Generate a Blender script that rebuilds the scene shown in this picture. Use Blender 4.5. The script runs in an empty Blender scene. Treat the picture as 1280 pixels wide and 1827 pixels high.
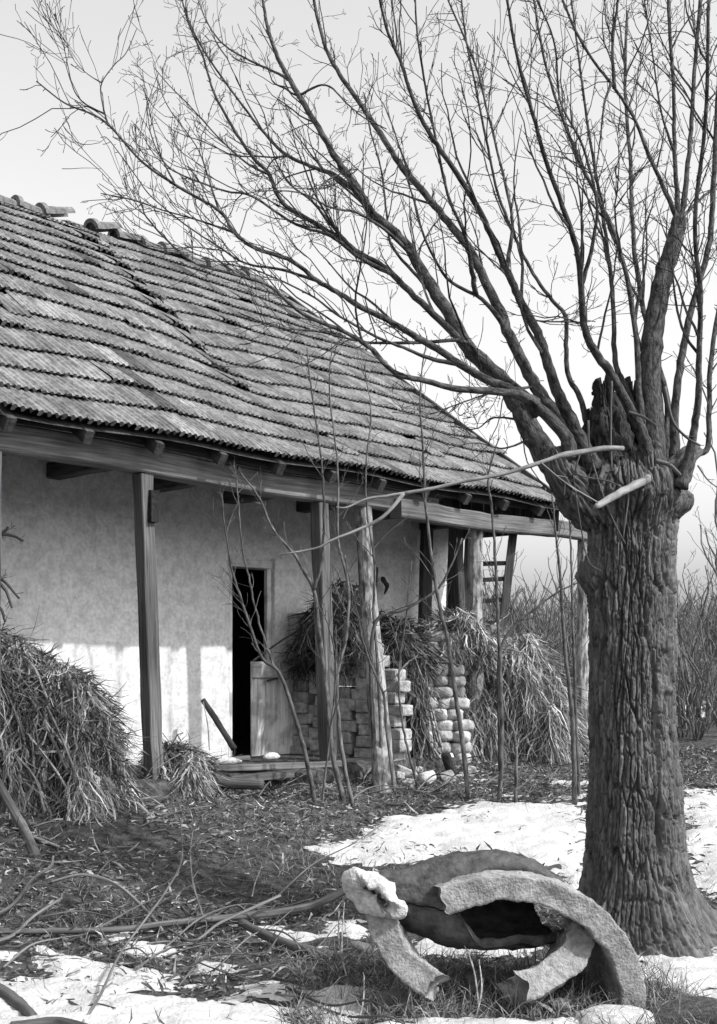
import bpy, bmesh, math, random
import numpy as np
from mathutils import Vector, Matrix

SC = bpy.context.scene
COL = SC.collection
rng = np.random.default_rng(7)
random.seed(7)

# ------------------------------------------------------------------ camera, sky, sun, exposure
F = 2200.0; HOR = 1190.0; EYE = 1.45          # focal length and horizon in photo pixels, eye height in metres
cam = bpy.data.cameras.new('camera'); camo = bpy.data.objects.new('camera', cam); COL.objects.link(camo)
camo.location = (0, 0, EYE); camo.rotation_euler = (math.pi / 2, 0, 0)
cam.sensor_fit = 'VERTICAL'; cam.sensor_height = 36.0; cam.lens = 36.0 * F / 1827.0
cam.shift_y = (HOR - 913.5) / 1827.0
cam.clip_start = 0.1; cam.clip_end = 2000
SC.camera = camo

SUN_EL = 43.0
S_H = Vector((0.919, -0.394, 0)).normalized()
SUN_AZ = math.atan2(S_H.x, S_H.y)
w = bpy.data.worlds.new('World'); SC.world = w; w.use_nodes = True
nt = w.node_tree; nt.nodes.clear()
sky = nt.nodes.new('ShaderNodeTexSky'); sky.sky_type = 'NISHITA'; sky.sun_disc = False
sky.sun_elevation = math.radians(SUN_EL); sky.sun_rotation = SUN_AZ
sky.dust_density = 3.6; sky.air_density = 1.0; sky.ozone_density = 0.6; sky.altitude = 0
bw = nt.nodes.new('ShaderNodeSeparateColor')   # the old film sees the blue of the sky: blue channel as grey
bg = nt.nodes.new('ShaderNodeBackground'); out = nt.nodes.new('ShaderNodeOutputWorld')
nt.links.new(sky.outputs[0], bw.inputs[0]); nt.links.new(bw.outputs[2], bg.inputs[0]); nt.links.new(bg.outputs[0], out.inputs[0])
bg.inputs[1].default_value = 0.15
sl = bpy.data.lights.new('sun', 'SUN'); sl.energy = 2.35; sl.angle = math.radians(1.0); sl.color = (1, 1, 1)
so = bpy.data.objects.new('sun', sl); COL.objects.link(so)
Ld = Vector((-S_H.x * math.cos(math.radians(SUN_EL)), -S_H.y * math.cos(math.radians(SUN_EL)), -math.sin(math.radians(SUN_EL))))
so.rotation_euler = Ld.to_track_quat('-Z', 'Y').to_euler(); so.location = (20, -8, 20)
SC.view_settings.view_transform = 'Standard'; SC.view_settings.look = 'None'
SC.view_settings.exposure = 0.88; SC.view_settings.gamma = 1.0
SC.cycles.max_bounces = 6; SC.cycles.diffuse_bounces = 3

# ------------------------------------------------------------------ noise
def _hash(i, j, k):
    v = np.sin(i * 127.1 + j * 311.7 + k * 74.7) * 43758.5453
    return v - np.floor(v)
def vnoise(p):
    p = np.asarray(p, float); i = np.floor(p); f = p - i; f = f * f * (3 - 2 * f)
    r = 0
    for a in (0, 1):
        wa = f[..., 0] if a else 1 - f[..., 0]
        for b in (0, 1):
            wb = f[..., 1] if b else 1 - f[..., 1]
            for c in (0, 1):
                wc = f[..., 2] if c else 1 - f[..., 2]
                r = r + wa * wb * wc * _hash(i[..., 0] + a, i[..., 1] + b, i[..., 2] + c)
    return r
def fbm(p, o=4):
    p = np.asarray(p, float); s = 0; a = 0.5; t = 0
    for k in range(o):
        s = s + a * vnoise(p + 17.3 * k); t += a; p = p * 2.03; a *= 0.5
    return s / t
def sst(a, b, x):
    t = np.clip((x - a) / (b - a), 0, 1); return t * t * (3 - 2 * t)

# ------------------------------------------------------------------ mesh builder
class MB:
    def __init__(s): s.v = []; s.q = []; s.t = []; s.g = []; s.c = []; s.n = 0
    def add(s, v, quads=None, tris=None, gc=None, tint=1.0):
        v = np.asarray(v, float).reshape(-1, 3); m = len(v)
        s.v.append(v)
        s.g.append(np.asarray(gc, float).reshape(-1, 3) if gc is not None else v)
        s.c.append(np.broadcast_to(np.asarray(tint, float), (m,)).copy() if np.ndim(tint) == 0 else np.asarray(tint, float))
        if quads is not None and len(quads): s.q.append(np.asarray(quads, int) + s.n)
        if tris is not None and len(tris): s.t.append(np.asarray(tris, int) + s.n)
        s.n += m
    def mesh(s, name, mat, org=(0, 0, 0), smooth=False):
        V = np.concatenate(s.v) - np.asarray(org, float); G = np.concatenate(s.g); T = np.concatenate(s.c)
        Q = np.concatenate(s.q) if s.q else np.zeros((0, 4), int); R = np.concatenate(s.t) if s.t else np.zeros((0, 3), int)
        me = bpy.data.meshes.new(name)
        me.vertices.add(len(V)); me.vertices.foreach_set('co', V.astype(np.float32).ravel())
        loops = np.concatenate([Q.ravel(), R.ravel()]).astype(np.int32)
        starts = np.concatenate([np.arange(len(Q)) * 4, len(Q) * 4 + np.arange(len(R)) * 3]).astype(np.int32)
        me.loops.add(len(loops)); me.loops.foreach_set('vertex_index', loops)
        me.polygons.add(len(starts)); me.polygons.foreach_set('loop_start', starts)
        me.update(calc_edges=True)
        me.polygons.foreach_set('use_smooth', np.full(len(starts), smooth, bool))
        a = me.attributes.new('tint', 'FLOAT', 'POINT'); a.data.foreach_set('value', T.astype(np.float32))
        a = me.attributes.new('gc', 'FLOAT_VECTOR', 'POINT'); a.data.foreach_set('vector', G.astype(np.float32).ravel())
        me.materials.append(mat); me.validate(); return me
    def build(s, name, mat, parent=None, org=(0, 0, 0), smooth=False):
        o = bpy.data.objects.new(name, s.mesh(name, mat, org, smooth)); COL.objects.link(o)
        if parent is not None:
            o.parent = parent
        else:
            o.location = org
        return o

def tagit(o, label=None, cat=None, group=None, kind=None):
    if label: o['label'] = label
    if cat: o['category'] = cat
    if group: o['group'] = group
    if kind: o['kind'] = kind
    return o
def thing(name, label, cat, loc, group=None):
    o = bpy.data.objects.new(name, None); COL.objects.link(o); o.location = loc
    o.empty_display_size = 0.1
    return tagit(o, label, cat, group)

BOXQ = [(0, 3, 2, 1), (4, 5, 6, 7), (0, 1, 5, 4), (1, 2, 6, 5), (2, 3, 7, 6), (3, 0, 4, 7)]
def box(mb, c, ax, ay, az, tint=1.0, rough=0.0, nseg=1):
    """box with centre c and half-axis vectors; az is the long (grain) axis; nseg rings, edges roughened"""
    c, ax, ay, az = [np.asarray(k, float) for k in (c, ax, ay, az)]
    lx, ly, lz = np.linalg.norm(ax), np.linalg.norm(ay), np.linalg.norm(az)
    b = 0.12
    prof = [(-1, -1 + b), (-1 + b * ly / max(lx, 1e-6) * 1.0, -1), (1 - b, -1), (1, -1 + b), (1, 1 - b), (1 - b, 1), (-1 + b, 1), (-1, 1 - b)]
    prof = [(max(-1, min(1, p)), q) for p, q in prof]
    prof = np.array(prof); n = len(prof)
    V = []; G = []
    off = rng.random(3) * 20
    for k in range(nseg + 1):
        t = -1 + 2 * k / nseg
        P = c + az * t + prof[:, :1] * ax + prof[:, 1:] * ay
        if rough: 
            P = P + (vnoise(np.column_stack([prof * 1.7 + off[:2], np.full(n, t * lz * 4 + off[2])]))[:, None] - 0.5) * 2 * rough * (prof[:, :1] * ax / lx + prof[:, 1:] * ay / ly)
        V.append(P); G.append(np.column_stack([prof[:, 0] * lx + off[0], prof[:, 1] * ly + off[1], np.full(n, t * lz + off[2])]))
    V = np.concatenate(V); G = np.concatenate(G); Q = []
    for k in range(nseg):
        for i in range(n):
            j = (i + 1) % n; Q.append((k * n + i, k * n + j, (k + 1) * n + j, (k + 1) * n + i))
    e0 = [(0, 7, 6, 1)]; 
    def cap(b0, rev):
        f = [(0, 1, 2, 3), (0, 3, 4, 7), (7, 4, 5, 6)]
        return [tuple(b0 + i for i in (q[::-1] if not rev else q)) for q in f]
    Q += cap(0, False) + cap(nseg * n, True)
    mb.add(V, Q, gc=G, tint=tint)
def bar(mb, a, b, wdt, thk, up=(0, 0, 1), **k):
    a = Vector(a); b = Vector(b); d = (b - a); L = d.length; d.normalize(); up = Vector(up)
    s = d.cross(up).normalized(); u = s.cross(d).normalized()
    box(mb, (a + b) / 2, s * wdt / 2, u * thk / 2, d * L / 2, **k)

def crom(P, n):
    P = np.asarray(P, float)
    if len(P) < 3: 
        t = np.linspace(0, 1, n)[:, None]; return P[0] * (1 - t) + P[-1] * t
    Q = np.vstack([2 * P[0] - P[1], P, 2 * P[-1] - P[-2]])
    t = np.linspace(0, len(P) - 1 - 1e-9, n); i = np.floor(t).astype(int); f = (t - i)[:, None]
    a, b, c, d = Q[i], Q[i + 1], Q[i + 2], Q[i + 3]
    return 0.5 * (2 * b + (c - a) * f + (2 * a - 5 * b + 4 * c - d) * f ** 2 + (3 * b - a - 3 * c + d) * f ** 3)
def tube(mb, P, R, sides=6, tint=1.0, knob=0.0, cap=True):
    P = np.asarray(P, float); n = len(P); R = np.broadcast_to(np.asarray(R, float), (n,)).copy()
    T = np.gradient(P, axis=0); T /= np.linalg.norm(T, axis=1)[:, None] + 1e-12
    ref = np.array([0.31, 0.93, 0.17]) if abs(T[0][1]) < 0.8 else np.array([1.0, 0.1, 0.05])
    U = np.cross(T, ref); U /= np.linalg.norm(U, axis=1)[:, None] + 1e-12
    W = np.cross(T, U)
    th = np.arange(sides) * 2 * math.pi / sides
    ct = np.cos(th); sn = np.sin(th)
    off = rng.random(3) * 30
    L = np.concatenate([[0], np.cumsum(np.linalg.norm(np.diff(P, axis=0), axis=1))])
    rr = R[:, None] * np.ones(sides)
    if knob:
        g = np.stack(np.broadcast_arrays(ct[None, :] * 1.3 + off[0], sn[None, :] * 1.3 + off[1], (L / (R.mean() * 2.2))[:, None] + off[2]), -1)
        rr = rr * (1 + knob * 2 * (fbm(g, 3) - 0.5))
    V = P[:, None, :] + rr[..., None] * (ct[None, :, None] * U[:, None, :] + sn[None, :, None] * W[:, None, :])
    G = np.stack([rr * ct + off[0], rr * sn + off[1], np.broadcast_to(L[:, None], rr.shape) + off[2]], -1)
    idx = np.arange(n * sides).reshape(n, sides); nx = np.roll(idx, -1, axis=1)
    Q = np.stack([idx[:-1], nx[:-1], nx[1:], idx[1:]], -1).reshape(-1, 4)
    V = V.reshape(-1, 3); G = G.reshape(-1, 3); tr = []
    if cap:
        V = np.vstack([V, P[0], P[-1]]); G = np.vstack([G, G[0], G[-1]]); a = n * sides
        for i in range(sides):
            j = (i + 1) % sides; tr += [(a, j, i), (a + 1, (n - 1) * sides + i, (n - 1) * sides + j)]
    mb.add(V, Q, tr, gc=G, tint=tint)

def ribbons(mb, P, D, L, Wd, droop=0.3, nseg=3, tint=None, curl=0.3, kink=0.0):
    N = len(P); D = D / (np.linalg.norm(D, axis=1)[:, None] + 1e-9)
    L = np.broadcast_to(L, (N,)); Wd = np.broadcast_to(Wd, (N,))
    rd = rng.normal(size=(N, 3)); S = np.cross(D, rd); S /= np.linalg.norm(S, axis=1)[:, None] + 1e-9
    K = np.cross(D, S)
    cu = rng.normal(size=N) * curl
    V = np.zeros((N, nseg + 1, 2, 3)); G = np.zeros_like(V)
    tw = rng.normal(size=N) * 1.2; wk_ = np.zeros((N, 3))
    for k in range(nseg + 1):
        t = k / nseg
        c = P + D * (L * t)[:, None] + K * (cu * L * t * t)[:, None]
        c[:, 2] -= droop * L * t * t
        if kink and k: wk_ = wk_ + rng.normal(size=(N, 3)) * (kink * L / nseg)[:, None]; c = c + wk_
        a = tw * t; sd = S * np.cos(a)[:, None] + K * np.sin(a)[:, None]
        wk = Wd * (0.55 + 0.9 * t if t < 0.5 else 1.0 - 0.85 * (t - 0.5) * 2) * 0.5
        V[:, k, 0] = c - sd * wk[:, None]; V[:, k, 1] = c + sd * wk[:, None]
        G[:, k, 0] = np.column_stack([-wk, np.arange(N) * 0.37, L * t]); G[:, k, 1] = np.column_stack([wk, np.arange(N) * 0.37, L * t])
    m = (nseg + 1) * 2; base = (np.arange(N) * m)[:, None]
    Q = np.concatenate([base + np.array([2 * k, 2 * k + 1, 2 * k + 3, 2 * k + 2]) for k in range(nseg)])
    if tint is None: tint = rng.uniform(0.5, 1.3, N)
    mb.add(V.reshape(-1, 3), Q, gc=G.reshape(-1, 3), tint=np.repeat(tint, m))

# ------------------------------------------------------------------ materials
def mat(name, lo, hi, scale=6.0, stretch=(1, 1, 1), rough=0.9, bump=0.3, bscale=None, detail=8, coord='gc', p0=0.35, p1=0.65, patch=None, spec=0.2, bdist=0.01):
    m = bpy.data.materials.new(name); m.use_nodes = True; t = m.node_tree; N = t.nodes; Lk = t.links
    b = N['Principled BSDF']; b.inputs['Roughness'].default_value = rough
    b.inputs['Specular IOR Level'].default_value = spec
    if coord == 'gc':
        a = N.new('ShaderNodeAttribute'); a.attribute_name = 'gc'; src = a.outputs['Vector']
    else:
        a = N.new('ShaderNodeTexCoord'); src = a.outputs['Object']
    mp = N.new('ShaderNodeMapping'); mp.inputs['Scale'].default_value = stretch; Lk.new(src, mp.inputs[0])
    nz = N.new('ShaderNodeTexNoise'); nz.inputs['Scale'].default_value = scale; nz.inputs['Detail'].default_value = detail
    nz.inputs['Roughness'].default_value = 0.62
    Lk.new(mp.outputs[0], nz.inputs[0])
    cr = N.new('ShaderNodeValToRGB'); cr.color_ramp.elements[0].position = p0; cr.color_ramp.elements[1].position = p1
    cr.color_ramp.elements[0].color = (lo, lo, lo, 1); cr.color_ramp.elements[1].color = (hi, hi, hi, 1)
    Lk.new(nz.outputs[0], cr.inputs[0]); colr = cr.outputs[0]
    if patch:
        n2 = N.new('ShaderNodeTexNoise'); n2.inputs['Scale'].default_value = patch[0]; n2.inputs['Detail'].default_value = 5
        Lk.new(src, n2.inputs[0]); r2 = N.new('ShaderNodeValToRGB')
        r2.color_ramp.elements[0].position = patch[2]; r2.color_ramp.elements[1].position = patch[3]
        r2.color_ramp.elements[0].color = (patch[1],) * 3 + (1,); r2.color_ramp.elements[1].color = (1, 1, 1, 1)
        Lk.new(n2.outputs[0], r2.inputs[0])
        mx = N.new('ShaderNodeMix'); mx.data_type = 'RGBA'; mx.blend_type = 'MULTIPLY'; mx.inputs[0].default_value = 1
        Lk.new(colr, mx.inputs[6]); Lk.new(r2.outputs[0], mx.inputs[7]); colr = mx.outputs[2]
    ta = N.new('ShaderNodeAttribute'); ta.attribute_name = 'tint'
    mx = N.new('ShaderNodeMix'); mx.data_type = 'RGBA'; mx.blend_type = 'MULTIPLY'; mx.inputs[0].default_value = 1
    Lk.new(colr, mx.inputs[6]); Lk.new(ta.outputs['Fac'], mx.inputs[7]); Lk.new(mx.outputs[2], b.inputs['Base Color'])
    if bump:
        n3 = N.new('ShaderNodeTexNoise'); n3.inputs['Scale'].default_value = bscale or scale * 2; n3.inputs['Detail'].default_value = 6
        Lk.new(mp.outputs[0], n3.inputs[0]); bp = N.new('ShaderNodeBump'); bp.inputs['Strength'].default_value = bump
        bp.inputs['Distance'].default_value = bdist; Lk.new(n3.outputs[0], bp.inputs['Height']); Lk.new(bp.outputs[0], b.inputs['Normal'])
    return m

M = {}
M['ground'] = mat('bare_earth', 0.018, 0.11, scale=16, bump=0.9, bscale=45, patch=(1.1, 0.5, 0.35, 0.6), bdist=0.03)
M['snow'] = mat('old_snow', 0.40, 0.50, scale=50, rough=0.8, bump=0.5, bscale=60, p0=0.3, p1=0.55, patch=(3, 0.86, 0.36, 0.5), bdist=0.02)
M['plaster'] = mat('limewashed_plaster', 0.58, 0.78, scale=30, bump=0.6, bscale=50, p0=0.36, p1=0.62, patch=(9, 0.80, 0.38, 0.56), bdist=0.008)
M['plaster_old'] = mat('stained_plaster', 0.2, 0.46, scale=9, bump=0.4, bscale=30, p0=0.3, p1=0.65, patch=(3, 0.7, 0.4, 0.6), bdist=0.01)
M['tile'] = mat('clay_tile', 0.12, 0.27, scale=18, bump=0.7, bscale=60, p0=0.34, p1=0.62, patch=(2.6, 0.6, 0.38, 0.58), bdist=0.006)
M['beam'] = mat('weathered_beam', 0.06, 0.24, scale=34, stretch=(2, 2, 0.06), bump=0.6, bscale=30, p0=0.3, p1=0.68, patch=(1.5, 0.65, 0.4, 0.6))
M['post'] = mat('weathered_post', 0.04, 0.19, scale=38, stretch=(2, 2, 0.06), bump=0.6, bscale=30, p0=0.3, p1=0.7, patch=(1.5, 0.65, 0.4, 0.6))
M['barkpost'] = mat('peeling_bark', 0.06, 0.32, scale=22, stretch=(1, 1, 0.35), bump=0.6, p0=0.38, p1=0.6)
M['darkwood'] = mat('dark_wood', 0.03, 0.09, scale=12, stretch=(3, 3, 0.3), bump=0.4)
M['door'] = mat('worn_door_paint', 0.36, 0.74, scale=12, stretch=(2, 2, 0.15), bump=0.4, p0=0.3, p1=0.6, patch=(6, 0.6, 0.4, 0.55))
M['bark'] = mat('furrowed_bark', 0.04, 0.145, scale=26, stretch=(1, 1, 0.35), bump=0.8, bscale=60, p0=0.3, p1=0.7, bdist=0.008)
M['limb'] = mat('branch_bark', 0.015, 0.10, scale=45, stretch=(1, 1, 0.45), bump=1.0, bscale=110, p0=0.36, p1=0.64, bdist=0.01)
M['char'] = mat('rotten_wood', 0.015, 0.05, scale=30, stretch=(1, 1, 0.3), bump=0.9, bdist=0.02)
M['pale'] = mat('barkless_wood', 0.10, 0.27, scale=25, stretch=(1, 1, 0.3), bump=0.5)
M['twig'] = mat('sapling_bark', 0.03, 0.14, scale=30, stretch=(1, 1, 0.4), bump=0.3)
M['corn'] = mat('dry_corn_leaf', 0.08, 0.34, scale=30, stretch=(3, 1, 0.3), bump=0.2, rough=0.8)
M['litter'] = mat('dead_leaves', 0.07, 0.30, scale=30, bump=0.2)
M['hay'] = mat('dark_brushwood', 0.03, 0.10, scale=30, bump=0.2)
M['concrete'] = mat('rough_concrete', 0.17, 0.32, scale=45, bump=0.5, bscale=90, p0=0.32, p1=0.6, patch=(6, 0.7, 0.36, 0.6), bdist=0.02)
M['concrete_dark'] = mat('dark_shaded_concrete', 0.03, 0.10, scale=14, bump=0.9, bscale=50, p0=0.34, p1=0.66, bdist=0.012)  # pipe's shade under the arch is in this dark tone; block shares it
M['concrete_pale'] = mat('bleached_concrete', 0.3, 0.58, scale=34, bump=.5, bscale=90, bdist=0.02)
M['brick'] = mat('mud_brick', 0.2, 0.44, scale=14, bump=0.8, bscale=45, bdist=0.01)
M['lime'] = mat('limewashed_brick', 0.3, 0.58, scale=14, bump=0.8, bscale=45, bdist=0.01)
M['far'] = mat('distant_twig', 0.07, 0.16, scale=5, bump=0)
M['stone'] = mat('field_stone', 0.08, 0.2, scale=12, bump=0.8, bdist=0.01)
M['iron'] = mat('rusty_iron', 0.03, 0.07, scale=30, bump=0.3)

# ------------------------------------------------------------------ house frame and terrain
D_ = Vector((0.676, 0.737, 0)); D_.normalize(); N_ = Vector((D_.y, -D_.x, 0))
P0 = Vector((-0.34, 10.7, 0)); FL = 0.61
def H(s, q, z): return P0 + D_ * s + N_ * q + Vector((0, 0, z))       # s along the house, q out from the post line, z up
def sdist(x, y): return (x - P0.x) * N_.x + (y - P0.y) * N_.y
def salong(x, y): return (x - P0.x) * D_.x + (y - P0.y) * D_.y
YK = [-50, 6.8, 8, 9, 10, 11, 12, 13, 15, 20, 60, 400]; HK = [0, 0, .11, .23, .34, .43, .51, .56, .60, .64, .72, .9]
def gh(x, y):
    x = np.asarray(x, float); y = np.asarray(y, float)
    h = np.interp(y, YK, HK); q = sdist(x, y)
    t = np.clip(1 - (q - 0.2) / 2.5, 0, 1); e = 0.46 * t * t * (3 - 2 * t)
    return np.maximum(h, e) + 0.35 * np.minimum(h, e) * 0.0
def bumps(x, y):
    x = np.asarray(x, float); y = np.asarray(y, float)
    p = np.stack([x, y, x * 0 + 3.3], -1)
    return (fbm(p * 1.7, 3) - 0.5) * 0.07 + (fbm(p * 9 + 5, 3) - 0.5) * 0.045
def gz(x, y): return gh(x, y) + bumps(x, y)
def Wp(px, py, Y): return np.array([(px - 640) / F * Y, Y, EYE + (HOR - py) / F * Y])
def G(px, py):
    Ys = np.linspace(3.5, 80, 6000); z = EYE + (HOR - py) / F * Ys; g = gh((px - 640) / F * Ys, Ys)
    i = int(np.argmax(z <= g)); 
    if z[i] > g[i]: i = len(Ys) - 1
    return np.array([(px - 640) / F * Ys[i], Ys[i], g[i]])

def axis_grid(a0, a1, step, lo, hi, grow=1.18):
    a = list(np.arange(a0, a1 + 1e-6, step)); s = step
    while a[-1] < hi: s *= grow; a.append(a[-1] + s)
    s = step
    while a[0] > lo: s *= grow; a.insert(0, a[0] - s)
    return np.array(a)
gx = axis_grid(-3.6, 4.2, 0.03, -500, 500); gy = axis_grid(3.8, 13.5, 0.03, -60, 900)
X, Y = np.meshgrid(gx, gy); Z = gz(X, Y)
far = sst(15, 60, Y); Z = Z - 0 * far
V = np.stack([X, Y, Z], -1).reshape(-1, 3)
idx = np.arange(X.size).reshape(X.shape)
Qg = np.stack([idx[:-1, :-1], idx[:-1, 1:], idx[1:, 1:], idx[1:, :-1]], -1).reshape(-1, 4)
mb = MB(); mb.add(V, Qg); tagit(mb.build('ground', M['ground'], smooth=True), kind='structure')

# snow: a sheet lying on the ground that dips below it wherever the earth is bare
polys = [
 [(560,1512),(640,1490),(700,1462),(860,1432),(1060,1424),(1060,1580),(980,1560),(900,1532),(780,1536),(690,1546),(640,1525),(600,1530)],
 [(1205,1412),(1400,1405),(1400,1610),(1240,1585)],
 [(1140,1712),(1400,1700),(1400,1790),(1200,1785)],
 [(50,1678),(110,1690),(190,1700),(250,1722),(340,1762),(430,1778),(520,1800),(560,1850),(-200,1900),(-200,1745),(40,1745),(60,1720)],
 [(-100,1690),(36,1692),(36,1716),(-100,1722)],
 [(195,1658),(252,1655),(250,1676),(200,1680)],
 [(215,1682),(300,1672),(348,1698),(280,1712),(215,1708)],
 [(440,1652),(480,1648),(560,1668),(560,1684),(500,1692),(450,1676)],
 [(530,1790),(560,1760),(640,1750),(660,1790),(640,1850),(530,1850)],
 [(560,1650),(640,1652),(640,1668),(570,1668)],
 [(735,1676),(860,1680),(960,1690),(900,1706),(740,1704)],
 [(590,1815),(1040,1820),(1040,1870),(590,1870)],
 [(340,1720),(440,1715),(520,1728),(440,1740),(350,1735)],
 [(400,1770),(560,1740),(600,1752),(500,1790)],
 [(1150,1690),(1290,1690),(1290,1700),(1150,1702)],
 [(1000,1395),(1060,1392),(1060,1400),(1000,1402)], [(820,1380),(845,1378),(845,1386),(820,1387)],
 [(1195,1240),(1290,1236),(1290,1300),(1195,1300)], [(1050,1225),(1400,1222),(1400,1262),(1050,1268)]]
def polysd(px, py, poly):
    P = np.array(poly, float); P = P * [1, 2.6]; q = np.stack([px, py * 2.6], -1)
    d = np.full(px.shape, 1e9); ins = np.zeros(px.shape, bool); n = len(P)
    for i in range(n):
        a = P[i]; b = P[(i + 1) % n]; e = b - a; w_ = q - a
        t = np.clip((w_ @ e) / (e @ e), 0, 1); d = np.minimum(d, np.linalg.norm(w_ - t[..., None] * e, axis=-1))
        c = ((a[1] > q[..., 1]) != (b[1] > q[..., 1])); xx = a[0] + (q[..., 1] - a[1]) * (b[0] - a[0]) / (b[1] - a[1] + 1e-9)
        ins ^= c & (q[..., 0] < xx)
    return np.where(ins, d, -d)
def snow_mask(x, y):
    z = gh(x, y); px = 640 + x / y * F; py = HOR - (z - EYE) / y * F
    m = np.full(x.shape, -1e9)
    for p in polys: m = np.maximum(m, polysd(px, py, p))
    nn = np.stack([x * 4, y * 5.5, x * 0 + 9], -1)
    m = np.clip(m, -60, 60) + (fbm(nn, 5) - 0.5) * 66 + (fbm(np.stack([x * 2.2, y * 13, x * 0 + 2], -1), 3) - 0.5) * 84 + (fbm(np.stack([x * 22, y * 34, x * 0 + 6], -1), 3) - .5) * 60
    m = m - 24 * sst(7.0, 6.2, y) * sst(.2, -.2, x)
    return m - 1
sx = np.arange(-3.6, 4.6, 0.025); sy = np.arange(4.3, 13.2, 0.025)
X, Y = np.meshgrid(sx, sy); m = snow_mask(X, Y)
Z = gh(X, Y) + bumps(X, Y) * 0.55 + np.clip(m / 60, -1, .8) * 0.038 + 0.003
Z += (fbm(np.stack([X * 7, Y * 9, X * 0], -1), 4) - 0.5) * 0.04
keep = m > -14
V = np.stack([X, Y, Z], -1).reshape(-1, 3); idx = np.arange(X.size).reshape(X.shape)
kf = (keep[:-1, :-1] | keep[1:, 1:] | keep[1:, :-1] | keep[:-1, 1:])
Qs = np.stack([idx[:-1, :-1], idx[:-1, 1:], idx[1:, 1:], idx[1:, :-1]], -1)[kf]
used, inv = np.unique(Qs.ravel(), return_inverse=True)
mb = MB(); mb.add(V[used], inv.reshape(-1, 4)); tagit(mb.build('snow', M['snow'], smooth=True), kind='structure')
# far snow beyond the yard
fx = np.arange(-30, 60, 0.3); fy = np.arange(17, 90, 0.3); X, Y = np.meshgrid(fx, fy)
Z = gh(X, Y) + bumps(X, Y) + 0.02 + (fbm(np.stack([X * .35, Y * .35, X * 0], -1), 4) - 0.50) * 0.30 - .3 * sst(21, 17, Y)
V = np.stack([X, Y, Z], -1).reshape(-1, 3); idx = np.arange(X.size).reshape(X.shape)
mb = MB(); mb.add(V, np.stack([idx[:-1, :-1], idx[:-1, 1:], idx[1:, 1:], idx[1:, :-1]], -1).reshape(-1, 4))
tagit(mb.build('snow_field', M['snow'], smooth=True), kind='structure')

# ------------------------------------------------------------------ the farmhouse
HO = H(0, -1.2, FL)
house = thing('farmhouse', 'long whitewashed farmhouse with a sagging tiled roof and timber porch', 'house', HO)
S0, S1 = -6.5, 3.465                       # ends of the walled part
EAVE_Q, EAVE_Z = 0.30, 3.15; RQ = 4.457; RZ = 6.38 - 3.15
S_END = 3.469
BB = FL + 2.30                             # underside of the porch beam
def wbox(mb, s0, s1, q0, q1, z0, z1, rough=0, nseg=1, tint=1.0, axis='s'):
    c = H((s0 + s1) / 2, (q0 + q1) / 2, (z0 + z1) / 2)
    a = D_ * (s1 - s0) / 2; b = N_ * (q1 - q0) / 2; u = Vector((0, 0, (z1 - z0) / 2))
    if axis == 's': box(mb, c, b, u, a, rough=rough, nseg=nseg, tint=tint)
    elif axis == 'q': box(mb, c, u, a, b, rough=rough, nseg=nseg, tint=tint)
    else: box(mb, c, a, b, u, rough=rough, nseg=nseg, tint=tint)
# front wall as an uneven plastered sheet with thickness, with the doorway left open
def wall_panel(mb, s0, s1, z0, z1, q=-1.2, th=0.35, st=0.06):
    ns = max(2, int((s1 - s0) / st)); nz = max(2, int((z1 - z0) / st))
    ss = np.linspace(s0, s1, ns); zz = np.linspace(z0, z1, nz); A, B = np.meshgrid(ss, zz)
    dq = (fbm(np.stack([A * 1.3, B * 1.3, A * 0 + 1], -1), 4) - 0.5) * 0.05
    Pf = np.array(P0)[None, None] + A[..., None] * np.array(D_) + (q + dq)[..., None] * np.array(N_); Pf[..., 2] = B
    idx = np.arange(A.size).reshape(A.shape)
    Q = np.stack([idx[:-1, :-1], idx[:-1, 1:], idx[1:, 1:], idx[1:, :-1]], -1).reshape(-1, 4)
    mb.add(Pf.reshape(-1, 3), Q, gc=np.stack([A, A * 0, B], -1).reshape(-1, 3))
    # edges and back as one slab
    Pb = Pf - th * np.array(N_)
    mb.add(Pb.reshape(-1, 3), Q[:, ::-1])
    for a, b in ((Pf[0], Pb[0]), (Pf[-1], Pb[-1]), (Pf[:, 0], Pb[:, 0]), (Pf[:, -1], Pb[:, -1])):
        n = len(a); mb.add(np.vstack([a, b]), [(i, i + 1, n + i + 1, n + i) for i in range(n - 1)])
DS0, DS1, DZ = 0.015, 0.86, 2.44
mb = MB()
wall_panel(mb, S0, DS0, FL - 0.3, 3.5); wall_panel(mb, DS0, DS1, DZ, 3.5); wall_panel(mb, DS1, S1, FL - 0.3, 3.5)
mb.build('wall', M['plaster'], house, HO)
mb = MB()
wbox(mb, S1 - 0.3, S1 - 0.004, -7.4, -1.56, FL - 0.3, 3.5, axis='z'); wbox(mb, S0 + .004, S0 + 0.3, -7.4, -1.56, FL - .3, 3.5, axis='z')
wbox(mb, S0, S1, -7.75, -7.41, FL - 0.3, 3.5, axis='z')
# gable triangles
for s in (S1 - 0.16, S0 + 0.16):
    a = H(s, -1.25, 3.5); b = H(s, -7.0, 3.5); c = H(s, EAVE_Q - RQ, 3.5 + 2.62)
    v = [a + D_ * .14, b + D_ * .14, c + D_ * .14, a - D_ * .14, b - D_ * .14, c - D_ * .14]
    mb.add([tuple(k) for k in v], [(0, 3, 5, 2), (1, 2, 5, 4), (0, 1, 4, 3)], [(0, 2, 1), (3, 4, 5)])
mb.build('end_wall', M['plaster_old'], house, HO)
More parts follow.
